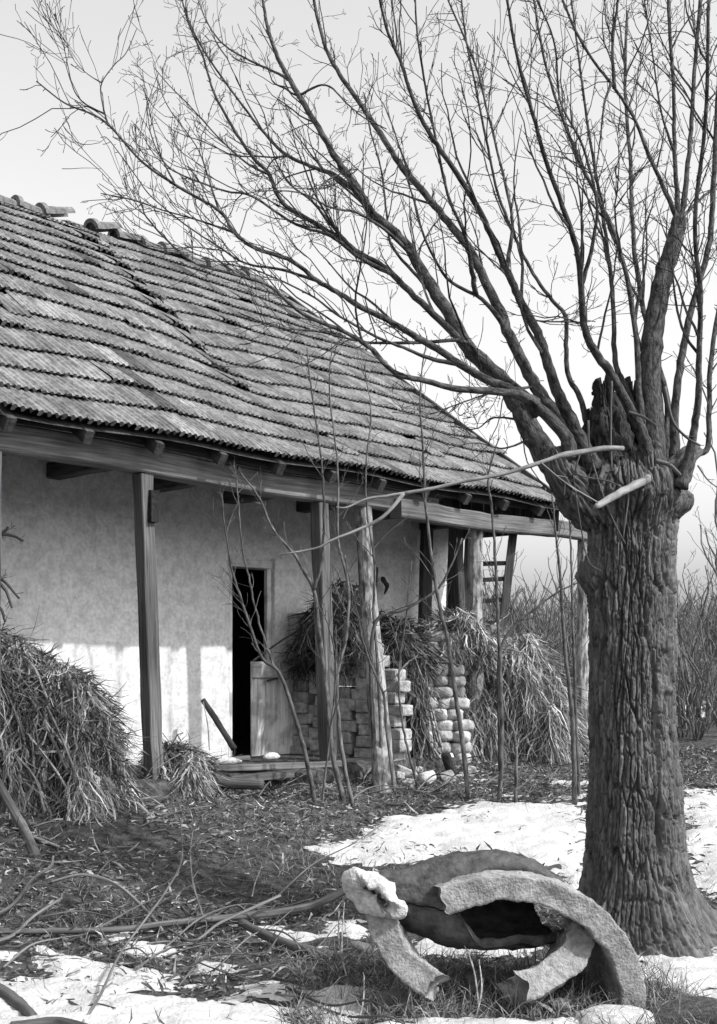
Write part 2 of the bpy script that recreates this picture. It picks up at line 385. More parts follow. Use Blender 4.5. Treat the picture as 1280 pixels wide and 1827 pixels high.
# porch floor with a rubble edge
mb = MB()
A = np.linspace(-7, 4.3, 190); Bz = np.linspace(0, 1, 7)
prof = [(-1.55, FL - .01), (-1.0, FL), (-.5, FL - .005), (0.0, FL), (0.16, FL - 0.01), (0.2, FL - .05), (0.24, FL - 0.2), (0.27, FL - 0.5)]
AA, II = np.meshgrid(A, np.arange(len(prof))); pr = np.array(prof)
qq = pr[II][..., 0] + (fbm(np.stack([AA * 3, II * 1.2, AA * 0], -1), 3) - .5) * 0.10 * (II > 3); zz = pr[II][..., 1] + (fbm(np.stack([AA * 3, II * 1.2, AA * 0 + 7], -1), 3) - .5) * 0.05
Vp = np.array(P0) + AA[..., None] * np.array(D_) + qq[..., None] * np.array(N_); Vp[..., 2] = zz
idx = np.arange(AA.size).reshape(AA.shape)
mb.add(Vp.reshape(-1, 3), np.stack([idx[:-1, :-1], idx[:-1, 1:], idx[1:, 1:], idx[1:, :-1]], -1).reshape(-1, 4))
mb.build('porch_floor', M['ground'], house, HO, smooth=True)
# interior floor and inner partition so that the doorway looks into a dark room
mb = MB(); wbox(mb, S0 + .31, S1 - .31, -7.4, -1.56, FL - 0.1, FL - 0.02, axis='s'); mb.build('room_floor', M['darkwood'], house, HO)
# doorway: frame, pier, half door
fr = MB()
wbox(fr, DS0, DS0 + 0.05, -1.36, -1.20, FL, DZ - 0.05, axis='z', rough=.003, nseg=8)
wbox(fr, 0.475, 0.535, -1.21, -1.165, FL + .0, DZ - 0.05, axis='z', rough=.003, nseg=8)
wbox(fr, DS0, 0.60, -1.36, -1.165, DZ - 0.048, DZ + 0.03, axis='s', rough=.003, nseg=6)
fro = fr.build('door_frame', M['door'], house, HO)
mb = MB(); wall_panel(mb, 0.54, 0.90, FL, DZ + 0.05, q=-1.13, th=0.06, st=.05); mb.build('door_pier', M['plaster'], house, HO)
dl = MB(); zt = 1.50
for k in range(4):
    a0 = 0.205 + k * 0.166
    wbox(dl, a0, a0 + 0.1645, -1.105, -1.08, FL + 0.0, zt, axis='z', rough=.002, nseg=6, tint=random.uniform(.9, 1.08))
wbox(dl, 0.205, 0.868, -1.078, -1.058, zt - 0.15, zt - 0.005, axis='s', rough=.003, nseg=5, tint=.8)
dlo = dl.build('door', M['door'], house, HO); dlo['label'] = 'pale worn lower half of a stable door'
mb = MB(); tube(mb, [H(.36, -1.045, 1.32), H(.40, -1.03, 1.33), H(.47, -1.03, 1.34), H(.50, -1.045, 1.34)], 0.012, 6); mb.build('handle', M['iron'], dlo, HO)
# upper leaf standing open inside
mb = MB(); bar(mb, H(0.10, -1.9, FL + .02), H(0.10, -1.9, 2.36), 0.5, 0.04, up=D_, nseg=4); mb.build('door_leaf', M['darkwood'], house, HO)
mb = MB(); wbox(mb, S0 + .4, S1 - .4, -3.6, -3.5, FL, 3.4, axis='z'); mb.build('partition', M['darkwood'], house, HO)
# small hook and strap hanging on the wall
mb = MB(); hk = [H(2.13, -1.16, 2.40), H(2.11, -1.11, 2.36), H(2.16, -1.11, 2.30), H(2.15, -1.14, 2.22)]
tube(mb, crom([tuple(k) for k in hk], 12), [.008, .02, .028, .03, .026, .024, .03, .026, .02, .016, .012, .008], 6, knob=.2); tube(mb, [tuple(H(2.06, -1.16, 2.5)), tuple(H(2.02, -1.15, 2.2)), tuple(H(2.05, -1.15, 1.98))], 0.012, 5)
mb.build('wall_hook', M['iron'], house, HO)

# beam (two timbers, slightly sagging), posts
def sagz(s): return -0.035 * math.sin(max(0, min(1, (s + 3) / 7)) * math.pi) + 0.012 * math.sin(s * 2.1)
def longbeam(mb, s0, s1, q, z, wq, hz, n=40, tint=1.0, sag=1.0):
    P = [H(s0 + (s1 - s0) * k / n, q, z + sag * sagz(s0 + (s1 - s0) * k / n)) for k in range(n + 1)]
    prof = np.array([(-1, -.85), (-.85, -1), (.85, -1), (1, -.85), (1, .85), (.85, 1), (-.85, 1), (-1, .85)])
    off = rng.random(3) * 10; V = []; Gc = []
    for k, p in enumerate(P):
        r = (vnoise(np.column_stack([prof * 1.5 + off[:2], np.full(8, k * .5)])) - .5) * 0.012
        V.append(np.array(p) + (prof[:, :1] * (wq / 2 + r[:, None])) * np.array(N_) + (prof[:, 1:] * (hz / 2 + r[:, None])) * np.array([0, 0, 1]))
        Gc.append(np.column_stack([prof[:, 0] * wq / 2 + off[0], prof[:, 1] * hz / 2 + off[1], np.full(8, (s1 - s0) * k / n)]))
    Q = [(k * 8 + i, k * 8 + (i + 1) % 8, (k + 1) * 8 + (i + 1) % 8, (k + 1) * 8 + i) for k in range(n) for i in range(8)]
    for b0 in (0, n * 8): Q += [(b0, b0 + 1, b0 + 2, b0 + 3), (b0, b0 + 3, b0 + 4, b0 + 7), (b0 + 7, b0 + 4, b0 + 5, b0 + 6)]
    mb.add(np.concatenate(V), Q, gc=np.concatenate(Gc), tint=tint)
b1 = MB(); longbeam(b1, -6.6, 1.55, 0.0, BB + 0.10, 0.16, 0.19); bo = b1.build('porch_beam', M['beam'], house, HO)
b1 = MB(); longbeam(b1, 0.9, 4.32, 0.10, BB + 0.02, 0.14, 0.17, tint=.9); b1.build('porch_beam', M['beam'], house, HO)
b1 = MB(); longbeam(b1, -6.6, 3.40, 0.13, BB + 0.245, 0.05, 0.10, tint=.5); b1.build('wall_plate', M['darkwood'], house, HO)
# joists
for s in np.arange(-6.66, 3.6, 0.952):
    j = MB(); zc = BB + 0.13 + rng.normal() * .008; bar(j, H(s, 0.0 - .085, zc), H(s, -1.19, zc), 0.13, 0.13, rough=.004, nseg=5)
    j.build('joist', M['darkwood'], house, HO)
def post(s, q, wd, zb, lean=(0, 0), tone=1.0, m='post', zt=None):
    p = MB(); b = H(s, q, zb) + D_ * lean[0] + N_ * lean[1]; t = H(s, q, (zt or BB) + sagz(s))
    bar(p, b, t, wd, wd, up=N_, rough=0.007, nseg=14, tint=tone); return p.build('porch_post', M[m], house, HO)
po = post(-1.904, 0.0, 0.115, 0.32, (0.12, .0))
k = MB(); box(k, H(-1.86, .06, 2.66), D_ * .035, N_ * .03, Vector((0, 0, .12)), rough=.012, nseg=5, tint=.35); k.build('iron_cleat', M['iron'], po, HO)
post(-3.22, 0.0, 0.15, 0.35)
post(0.0, 0.0, 0.12, 0.50, (0.10, .02))
r = MB(); tube(r, crom([H(2.14, .06, .45), H(2.17, .04, 1.2), H(2.2, .02, 2.0), H(2.24, .0, BB + .0)], 26), np.linspace(.098, .075, 26), 12, knob=.12); r.build('porch_post', M['barkpost'], house, HO)
r = MB(); tube(r, crom([H(4.22, .05, .50), H(4.15, .03, 1.2), H(4.17, .05, 2.0), H(4.12, .08, BB - .05)], 26), np.linspace(.09, .075, 26), 12, knob=.14, tint=1.35); r.build('porch_post', M['barkpost'], house, HO)
r = MB(); gp = G(688, 1412); tube(r, crom([gp - [0, 0, .06], Wp(672, 1230, 10.85), Wp(657, 1060, 11.12), Wp(648, 893, 11.12)], 30), np.linspace(.10, .072, 30), 12, knob=.12, tint=1.0)
r.build('leaning_post', M['barkpost'], house, HO)
# braces near the far end of the porch, one board added to shade the wall
gbm = MB()
for k in range(9): wbox(gbm, 3.40, 3.425, .22 - (k + 1) * .165, .22 - k * .165 - .008, BB - .02, 3.16 + .10 + k * .165 * .725 * .9, axis='z', rough=.003, nseg=3)
gbm.build('sun_block_boards', M['darkwood'], house, HO)  # infill mostly hidden above the beam, added to keep sun off the wall end
r = MB(); bar(r, H(2.62, -1.0, 1.2), H(2.72, -1.02, BB + .05), .16, .06, up=N_, rough=.005, nseg=8); bar(r, H(2.33, -.25, 1.55), H(2.28, -.3, BB + .05), .10, .10, up=N_, rough=.005, nseg=8); bar(r, H(2.62, -.6, 1.5), H(2.72, -.62, BB + .05), .15, .10, up=N_, rough=.005, nseg=8)
r.build('brace', M['darkwood'], house, HO)

# roof ------------------------------------------------------------
ro = MB()
def rz(s, u):   # unevenness of the roof plane (metres), u = 0 eave .. 1 ridge
    s = np.asarray(s, float); u = np.asarray(u, float)
    p = np.stack([s * .7, u * 3.0, s * 0 + 5], -1)
    z = (fbm(p, 3) - .5) * 0.16 * np.sin(np.clip(u, 0, 1) * math.pi) ** .5
    z = z - 0.10 * np.exp(-((s - (0.2 + 0.25 * (u - .5))) / 0.55) ** 2) * np.sin(np.clip(u * 1.05, 0, 1) * math.pi)  # the dip below the ridge
    z = z + 0.015 * np.sin(s * 3.1 + 1) * (1 - u) + 0.07 * sst(-.05, .05, (0.15 + .9 * (u - .6)) - s) * sst(.3, .5, u) * sst(1.0, .9, u)
    return z
RL = math.hypot(RQ, RZ); cs = RQ / RL; sn_ = RZ / RL
def RP(s, u, h):  # point on front slope
    q = EAVE_Q - u * RQ; z = EAVE_Z + u * RZ
    n = h + rz(s, u)
    P = np.array(P0) + s[..., None] * np.array(D_) + (q + n * sn_)[..., None] * np.array(N_); P[..., 2] = z + n * cs
    return P
SA = -6.8; NC = 15; TW = 0.20
base = MB(); A, U = np.meshgrid(np.linspace(SA, S_END, 90), np.linspace(0, 1, 30))
Pt = RP(A, U, A * 0 - 0.045); idx = np.arange(A.size).reshape(A.shape)
base.add(Pt.reshape(-1, 3), np.stack([idx[:-1, :-1], idx[:-1, 1:], idx[1:, 1:], idx[1:, :-1]], -1).reshape(-1, 4))
# back slope
A2 = H(SA, EAVE_Q - RQ, EAVE_Z + RZ); 
bk = [tuple(H(SA, EAVE_Q - RQ, EAVE_Z + RZ - .02)), tuple(H(S_END, EAVE_Q - RQ, EAVE_Z + RZ - .02)), tuple(H(S_END, EAVE_Q - 2 * RQ, EAVE_Z)), tuple(H(SA, EAVE_Q - 2 * RQ, EAVE_Z))]
base.add(bk, [(0, 1, 2, 3)])
roof_o = base.build('roof', M['darkwood'], house, HO)
nt_ = int((S_END - SA) / TW) + 1
prof_x = np.array([0, .07, .14, .21, .30, .36, .43, .50, .57, .63, .70, .78, .86, .93, 1.02]); prof_h = np.array([.002, .015, .016, .002, .001, .013, .014, .001, .001, .013, .014, .001, .002, .015, .000])
tooth = np.array([.9, 1, .9, 0, 0, .1, .9, .8, 0, 0, .1, .9, .1, 0, 0])
gapc = {}
for _ in range(42):
    c0 = int(rng.integers(0, 60)); r0_ = int(rng.integers(0, 15))
    for r_ in range(r0_, r0_ + int(rng.integers(1, 4))): gapc[(r_, c0)] = 1
NP = len(prof_h)
for row in range(NC):
    u0 = row / NC; u1 = (row + 1.16) / NC
    if row == NC - 1: u1 = 1.0
    shift = rng.normal() * .01
    for k in range(nt_):
        s0 = SA + k * TW + shift + rng.normal() * .004; du = rng.normal() * 0.0016; lift = max(0, rng.normal() * .004); ang = rng.normal() * .005
        if rng.random() < 0.025: lift += .02; ang += rng.normal() * .03
        if rng.random() < .006: du -= rng.uniform(.01, .03)
        dsag = abs((s0 - (-0.15 + 0.4 * (u0 - .5)))) < 0.12 and u0 > .25
        if dsag: lift += 0.03; ang += .05
        ss = s0 + prof_x * TW
        rows = []
        if (row, k) in gapc: ss = s0 + prof_x * TW * .91; lift += .006
        for ri_, (uu, hh) in enumerate(((u0 + .002, .0), (u0, .034), (u0 + .006, .038), ((u0 + u1) / 2, .022), (u1, .0))):
            f = (uu - u0) / (u1 - u0)
            sA = ss + ang * (uu - u0) * RL
            hx = prof_h * (1.0 if ri_ < 3 else .75) if ri_ else (.030 - .032 * tooth * (1 if rng.random() > .15 else .3))
            rows.append(RP(sA, np.full(NP, np.clip(uu + du, -.02, 1.0)), hx + hh + lift * (1 - f)))
        Vt = np.concatenate(rows); Q = []
        for a in range(4):
            for b in range(NP - 1): Q.append((a * NP + b, a * NP + b + 1, (a + 1) * NP + b + 1, (a + 1) * NP + b))
        tn = np.clip(rng.normal(1, .12) * (1 if rng.random() > .03 else rng.uniform(.35, .6)), .3, 1.35)
        gc = np.column_stack([np.tile(ss, 5), np.repeat([0, 0.01, .02, .2, .4], NP) + rng.random() * 9, np.full(5 * NP, rng.random() * .5)])
        tt = np.full(5 * NP, tn); 
        if s0 + TW <= S_END + .12: ro.add(Vt, Q, gc=gc, tint=tt)
ro.build('roof_tiles', M['tile'], roof_o, HO)
# far verge board, eave battens and rafter tails
vb = MB(); bar(vb, tuple(H(S_END + .02, EAVE_Q + .02, EAVE_Z - .06)), tuple(H(S_END + .02, EAVE_Q - RQ, EAVE_Z + RZ - .06)), .05, .14, rough=.006, nseg=12); vb.build('verge_board', M['darkwood'], roof_o, HO)
for s in np.arange(-6.3, 3.5, 0.62):
    j = MB(); bar(j, tuple(H(s, .27, EAVE_Z - .10)), tuple(H(s, -1.25, EAVE_Z - .10 + 1.52 * RZ / RQ)), .07, .10, rough=.004, nseg=5); j.build('rafter', M['darkwood'], roof_o, HO)
# ridge tiles
rt = MB(); th = np.linspace(-0.1, math.pi + .1, 11)
for f, rr in ((0, .115), (.06, .125), (.07, .10), (.5, .09), (1.0, .085)):
    pass
secs = [(0, .138), (.05, .138), (.055, .102), (.22, .088), (.40, .080)]
VV = []
for L_, R_ in secs:
    for t in th: VV.append((L_, R_ * math.cos(t), R_ * .95 * math.sin(t)))
for t in th: VV.append((0, (R_ + .01) * math.cos(t), (R_ + .01) * .95 * math.sin(t)))
nth = len(th); Q = [(a * nth + b, a * nth + b + 1, (a + 1) * nth + b + 1, (a + 1) * nth + b) for a in range(4) for b in range(nth - 1)]
Q += [(b, b + 1, 5 * nth + b + 1, 5 * nth + b) for b in range(nth - 1)]
VV = np.array(VV); 
rtmb = MB(); rtmb.add(VV, Q, gc=VV * 1.0); rme = rtmb.mesh('ridge_tile', M['tile'])
Mh = Matrix(((D_.x, N_.x, 0), (D_.y, N_.y, 0), (0, 0, 1)))
for k in range(31):
    s = SA + .1 + k * 0.33
    if s > S_END - .3: break
    if k in (21,): continue
    o = bpy.data.objects.new('ridge_tile', rme); COL.objects.link(o); o.parent = roof_o
    z = EAVE_Z + RZ - .015 + float(rz(np.array(s), np.array(1.0))) * 1 + random.gauss(0, .012)
    mt = Matrix.Translation(H(s, EAVE_Q - RQ + random.gauss(0, .012), z) - Vector(HO)) @ (Mh @ Matrix.Rotation(random.gauss(-.13, .09), 3, 'Y') @ Matrix.Rotation(random.gauss(0, .06), 3, 'Z')).to_4x4()
    o.matrix_local = mt

# ------------------------------------------------------------------ things in the porch
# ladder
lo_ = thing('ladder', 'dark wooden ladder leaning under the open end of the porch roof', 'ladder', Wp(880, 1300, 12.7))
la, lb = Wp(893, 1150, 12.75), Wp(916, 950, 12.95); ra, rb = Wp(828, 1160, 12.85), Wp(838, 950, 13.05)
for a, b in ((la, lb), (ra, rb)):
    d = b - a; a2 = a - d * 0.55
    m_ = MB(); bar(m_, a2, b, .085, .06, up=(0, 1, 0), rough=.005, nseg=8); m_.build('rail', M['darkwood'], lo_, lo_.location)
for y_ in (1005, 1033, 1070, 1110, 1150, 1190):
    f = (1150 - y_) / 200.; a = la + (lb - la) * f; b = ra + (rb - ra) * f
    m_ = MB(); bar(m_, a, b, .035, .045, rough=.003, nseg=4); m_.build('rung', M['darkwood'], lo_, lo_.location)

# rounded block meshes
def block_mesh(name, sx, sy, sz, seed, m, pw=5.0, amp=.12):
    bm = bmesh.new(); bmesh.ops.create_cube(bm, size=2); bmesh.ops.subdivide_edges(bm, edges=bm.edges[:], cuts=6, use_grid_fill=True)
    v = np.array([q.co[:] for q in bm.verts]); r = (np.abs(v) ** pw).sum(1) ** (1 / pw)
    v = v / r[:, None]; n = fbm(v * 1.6 + seed * 3.1, 3) - .5; v = v * (1 + amp * 2 * n[:, None])
    v = v * np.array([sx, sy, sz]) / 2
    me = bpy.data.meshes.new(name); 
    for q, c in zip(bm.verts, v): q.co = c
    bm.to_mesh(me); bm.free()
    a = me.attributes.new('tint', 'FLOAT', 'POINT'); a.data.foreach_set('value', np.full(len(v), rng.uniform(.75, 1.15), np.float32))
    a = me.attributes.new('gc', 'FLOAT_VECTOR', 'POINT'); a.data.foreach_set('vector', (v + seed * 2.3).astype(np.float32).ravel())
    me.polygons.foreach_set('use_smooth', np.ones(len(me.polygons), bool)); me.materials.append(m); return me
def place(name, me, loc, rz_=0, sc=(1, 1, 1), tilt=(0, 0), **tg):
    o = bpy.data.objects.new(name, me); COL.objects.link(o); o.location = loc; o.rotation_euler = (tilt[0], tilt[1], rz_); o.scale = sc
    return tagit(o, **tg)
bms = [block_mesh('mud_brick', .27 + .02 * (k % 3 - 1), .17, .108 - .006 * (k % 2), k, M['brick'], pw=11, amp=.07) for k in range(8)]
for m_ in bms: m_.polygons.foreach_set('use_smooth', np.zeros(len(m_.polygons), bool))
A0 = np.array([(527 - 640) / F * 11.95 + .10, 11.95]); A1 = np.array([(724 - 640) / F * 11.2, 11.2]); LB = np.linalg.norm(A1 - A0); DB = (A1 - A0) / LB; rb = math.atan2(DB[1], DB[0])
for rw in range(13):
    l = 0.0 if rw % 2 else -.04
    while l < LB:
        x, y = A0 + DB * l; zg = .57 - .12 * l / LB; z = zg + .0545 + rw * .107
        lim = {9: .95, 10: .82, 11: .55, 12: .25}.get(rw, 9)
        if l < lim or (rw == 9 and l < 1.0):
            sx_ = random.uniform(.8, 1.1); nrm = random.gauss(0, .014)
            place('mud_brick', bms[random.randrange(8)], (x - DB[1] * nrm, y + DB[0] * nrm, z + random.gauss(0, .004)), rb + random.gauss(0, .06), (sx_, 1, random.uniform(1.0, 1.08)), (0, random.gauss(0, .02)),
                  label='grey mud brick in the dry stack beside the doorway', cat='brick', group='mud bricks stacked in the porch')
        l += random.uniform(.245, .29)
lms = [block_mesh('limewashed_brick', .20, .18, .12, k + 10, M['lime'], pw=3.6, amp=.13) for k in range(6)]
Yl = 11.9
zb = float(gh(.8, Yl)) + .01
for rw in range(12):
    z = zb + .055 + rw * .107; wl = 745 + (0 if rw < 9 else (rw - 8) * 4); wr = 832 - rw * 1.4
    for dep in (0, 1):
        x = (wl - 640) / F * Yl + .08 + random.uniform(-.01, .04) * (rw % 2)
        while x < (wr - 640) / F * Yl:
            sx_ = random.uniform(.7, 1.1)
            place('limewashed_brick', lms[random.randrange(6)], (x, Yl + dep * .17 + random.gauss(0, .015), z), random.gauss(0, .15), (sx_, 1, random.uniform(.9, 1.08)), (random.gauss(0, .05), random.gauss(0, .06)),
                  label='pale rounded brick in the crumbling whitewashed pile under the corn stalks', cat='brick', group='whitewashed bricks piled under the corn stalks')
            x += .185 * sx_
# rubble between the two stacks
for i, (px, py, s_) in enumerate([(716, 1345, 1.0), (722, 1372, .8), (742, 1368, .7), (706, 1378, .6), (760, 1385, .9), (800, 1382, .7), (838, 1368, .6), (730, 1390, .5)]):
    p = G(px, py + 12)
    place('rubble_stone', bms[i % 6] if i % 2 else lms[i % 6], (p[0], p[1], p[2] + .045 * s_), random.random() * 3, (s_, s_, s_), (random.gauss(0, .2), random.gauss(0, .2)),
          label='loose broken brick on the ground between the two brick piles', cat='brick', group='loose bricks on the ground by the piles')

# ------------------------------------------------------------------ corn-stalk heaps
def heap(name, label, xs, zs, Yr, wf, wb, zf, n, seed, mt='corn', hang=1.0, cat='stalk heap', core_m=None, stalks=120, Lr=(.10, .36), bright=1.0):
    """ridge heights zs over x positions xs at depth Yr; front slope of depth wf down to zf"""
    cx = (xs[0] + xs[-1]) / 2; org = (cx, Yr, zf)
    o = thing(name, label, cat, org)
    def surf(x, v):    # v -1 (back foot) .. 0 ridge .. 1 front foot
        zr = np.interp(x, xs, zs); yr = Yr + (fbm(np.stack([x * 1.5, x * 0, x * 0 + seed], -1), 2) - .5) * .3
        a = np.abs(v); wdt = np.where(v > 0, wf, wb) * np.clip((zr - zf) / 0.7, .25, 1)
        y = yr - np.sign(v) * wdt * a ** 0.75
        z = zf + (zr - zf) * (1 - a ** 1.7)
        return np.stack([x, y, z], -1)
    A, Bv = np.meshgrid(np.linspace(xs[0], xs[-1], 80), np.linspace(-1, 1, 40))
    S = surf(A, Bv); S[..., 2] -= .05; S += (fbm(S * 5, 3)[..., None] - .5) * .10
    mbc = MB(); idx = np.arange(A.size).reshape(A.shape)
    mbc.add(S.reshape(-1, 3), np.stack([idx[:-1, :-1], idx[:-1, 1:], idx[1:, 1:], idx[1:, :-1]], -1).reshape(-1, 4), tint=.2)  # core tinted dark to stand for shade between the leaves
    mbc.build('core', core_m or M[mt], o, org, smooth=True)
    x = rng.uniform(xs[0], xs[-1], n); v = rng.beta(1.1, 1.3, n) * 1.15 - .15
    x = x + 0
    P = surf(x, v); P2 = surf(x, np.clip(v + .12, -1, 1.1)); Dn = P2 - P; Dn /= np.linalg.norm(Dn, axis=1)[:, None] + 1e-9
    clump = fbm(np.stack([x * 7, v * 2.5, x * 0 + seed], -1), 3) - .5
    Dn[:, 0] += clump * 2.2 + rng.normal(size=n) * .42; Dn[:, 1] -= .15 + rng.random(n) * .25; Dn[:, 2] -= .3 * hang
    P = P + rng.normal(size=(n, 3)) * .02; P[:, 1] -= clump * .60; P[:, 2] += np.clip(clump, -.2, .3) * .22
    tn = np.clip((0.62 + 3.0 * (clump + .06)) * rng.uniform(.35, 1.6, n), .12, 2.1) * bright  # sunken leaves between clumps tinted darker: gap shade put into the colour
    mbl = MB(); ribbons(mbl, P, Dn, rng.uniform(Lr[0], Lr[1], n) * (.55 + .45 * np.clip(v + .3, 0, 1)), rng.uniform(.003, .012, n) * (1 + 1.5 * (rng.random(n) < .22)), droop=.35 * hang, nseg=5, tint=tn, curl=.6, kink=.38)
    n2 = n // 3; x = rng.uniform(xs[0], xs[-1], n2); v = rng.uniform(-.1, 1.0, n2); P = surf(x, v); Dd = surf(x, np.clip(v + .1, -1, 1.1)) - P + rng.normal(size=(n2, 3)) * .05; Dd[:, 2] -= .05
    ribbons(mbl, P, Dd, rng.uniform(.08, .3, n2), rng.uniform(.004, .016, n2), droop=.3, nseg=4, tint=rng.uniform(.1, .75, n2) * bright, curl=.6, kink=.4)
    nb = n // 7; x = rng.uniform(xs[0], xs[-1], nb); v = rng.uniform(-.25, .5, nb); P = surf(x, v); Dd = rng.normal(size=(nb, 3)) * [1, .6, .35]; Dd[:, 2] += .12
    ribbons(mbl, P, Dd, rng.uniform(.08, .26, nb), rng.uniform(.008, .02, nb), droop=.5, nseg=3, tint=rng.uniform(.3, 1.1, nb), curl=.5)
    mbl.build('dry_leaves', M[mt], o, org)
    mbs = MB()
    for k in range(stalks):
        xx = np.array([rng.uniform(xs[0], xs[-1])]); vv = np.array([rng.uniform(-.1, .75)]); a = surf(xx, vv)[0]; b = surf(xx + rng.normal() * .18, np.clip(vv + rng.uniform(.2, .5), -1, 1.05))[0]
        a[1] -= .03; b[1] -= .05; tube(mbs, crom([a, (a + b) / 2 + rng.normal(size=3) * .03, b], 7), np.linspace(.007, .012, 7), 5, tint=rng.uniform(.6, 1.5), knob=.1)
    if stalks: mbs.build('stalks', M[mt], o, org)
    return o
def pxs(pts, Yv): return [(p[0] - 640) / F * Yv for p in pts], [EYE + (HOR - p[1]) / F * Yv for p in pts]
Y1 = 8.95
xs, zs = pxs([(-420, 1120), (-200, 1105), (-60, 1120), (0, 1128), (40, 1150), (85, 1190), (130, 1205), (160, 1240), (185, 1275), (203, 1320), (218, 1390), (226, 1440)], Y1)
heap('cornstalk_heap', 'big heap of dry corn stalks draped against the left of the porch', xs, zs, Y1, .75, .45, .40, 34000, 1, stalks=140, hang=1.2)
Y2 = 9.6
xs, zs = pxs([(276, 1400), (284, 1335), (305, 1335), (330, 1345), (352, 1362), (378, 1410)], Y2)
heap('cornstalk_pile', 'small pile of dry corn leaves just right of the square porch post', xs, zs, Y2, .45, .25, .40, 6500, 2, stalks=30, Lr=(.1, .32))
Y3 = 12.75
xs, zs = pxs([(740, 1260), (760, 1125), (790, 1095), (830, 1095), (870, 1130), (905, 1140), (950, 1150), (975, 1180), (995, 1250), (1010, 1330)], Y3)
heap('cornstalk_stook', 'ragged stook of dry corn stalks under the open far end of the porch', xs, zs, Y3, .55, .5, .55, 20000, 3, stalks=90, hang=1.3, Lr=(.14, .42), bright=1.15)
# leaves hanging over the whitewashed bricks
Y4 = 12.0
xs, zs = pxs([(752, 1150), (765, 1125), (785, 1108), (820, 1105), (850, 1125), (872, 1180)], Y4)
heap('cornstalk_bundle', 'bundle of corn stalks lying on top of the whitewashed brick pile', xs, zs, Y4, .14, .3, 1.62, 2600, 4, stalks=30, hang=.8, Lr=(.06, .26), bright=1.25)
Y5 = 11.7
xs, zs = pxs([(536, 1185), (542, 1135), (556, 1095), (575, 1070), (595, 1050), (625, 1055), (650, 1085), (680, 1105), (720, 1110), (742, 1130), (755, 1190)], Y5 + .1)
heap('brushwood_heap', 'dark brushwood and dead weeds heaped on the mud brick stack', xs, zs, Y5 + .1, .25, .3, 1.50, 5000, 5, mt='hay', stalks=120, hang=.2, Lr=(.08, .3), cat='brushwood', bright=1.3)
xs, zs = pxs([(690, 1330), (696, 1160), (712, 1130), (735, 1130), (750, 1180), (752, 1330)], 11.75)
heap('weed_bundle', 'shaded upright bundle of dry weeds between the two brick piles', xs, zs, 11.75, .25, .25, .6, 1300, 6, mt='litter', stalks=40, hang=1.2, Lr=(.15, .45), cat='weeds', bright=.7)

# logs under the heap and the boards edging the porch
def logthing(name, label, a, b, r0, r1, m='post', sides=9, cat='log', knob=.08, mid=None, group=None, tint=1.0, n=16, ext=None):
    a = np.asarray(a, float); b = np.asarray(b, float)
    pts = [a] + ([np.asarray(k, float) for k in mid] if mid else [(a + b) / 2 + rng.normal(size=3) * .01]) + [b]
    g = MB(); P = crom(pts, n); tube(g, P, np.linspace(r0, r1, n), sides, knob=knob, tint=tint)
    if ext: ext(g, P)
    o = g.build(name, M[m], None, tuple(a), smooth=True); return tagit(o, label, cat, group)
logthing('log', 'thick grey log under the corn stalk heap at the left edge', Wp(-260, 1372, 8.45), Wp(66, 1386, 8.4), .055, .05, 'beam')
logthing('log', 'lower log beneath the corn stalk heap beside the leaning stick', Wp(-260, 1425, 8.35), Wp(60, 1412, 8.4), .06, .055, 'darkwood')
def plank(name, label, a, b, wd, th_, m, tint=1.0, cat='board', group=None):
    g = MB(); bar(g, a, b, wd, th_, rough=.006, nseg=12, tint=tint); return tagit(g.build(name, M[m], None, tuple(a)), label, cat, group)
plank('board', 'long grey board lying along the porch edge below the door', Wp(362, 1372, 9.75), Wp(610, 1362, 10.25), .10, .045, 'beam', 1.0)
plank('board', 'dark lower board in front of the porch edge', Wp(368, 1395, 9.65), Wp(520, 1380, 10.0), .12, .06, 'darkwood', 1.6)
logthing('pole', 'thin round pole lying across the boards below the door', Wp(355, 1360, 9.9), Wp(445, 1352, 10.2), .028, .022, 'post')
logthing('log', 'short mossy log at the foot of the porch boards', Wp(365, 1390, 9.55), Wp(470, 1400, 9.5), .05, .04, 'post', tint=.8)
# snow lying on the boards
for (x0, y0, x1, y1, Yv, sc_) in [(378, 1362, 432, 1358, 9.98, .035), (470, 1352, 500, 1350, 10.35, .03)]:
    a = Wp(x0, y0, Yv); b = Wp(x1, y1, Yv + .1); g = MB(); tube(g, crom([a, (a + b) / 2 + [0, 0, .01], b], 9), [.006, .022, .03, .033, .032, .03, .028, .018, .005], 9, knob=.3)
    tagit(g.build('snow_patch', M['snow'], None, tuple(a), smooth=True), 'melting strip of snow on the boards %s' % ('under the left jamb of the door' if x0 < 400 else 'under the half door'), 'snow')
# stick leaning on wall
logthing('stick', 'dark knobbly stick leaning against the white wall left of the door', Wp(418, 1336, 10.75), Wp(363, 1249, 10.95), .028, .026, 'darkwood', knob=.2)
logthing('cane', 'thin cane propped on the end of the dark leaning stick', Wp(374, 1338, 10.7), Wp(363, 1252, 10.9), .006, .005, 'barkpost', sides=5)
# leaning stick far left foreground
logthing('stick', 'grey forked stick leaning on the log at the left edge', G(66, 1532), Wp(-10, 1385, 8.0), .034, .028, 'post', mid=[Wp(38, 1470, 7.75)], knob=.12)
logthing('stump', 'short dark burnt stump leaning at the foot of the whitewashed bricks', G(812, 1385), Wp(795, 1345, 11.2), .05, .045, 'char', knob=.15)

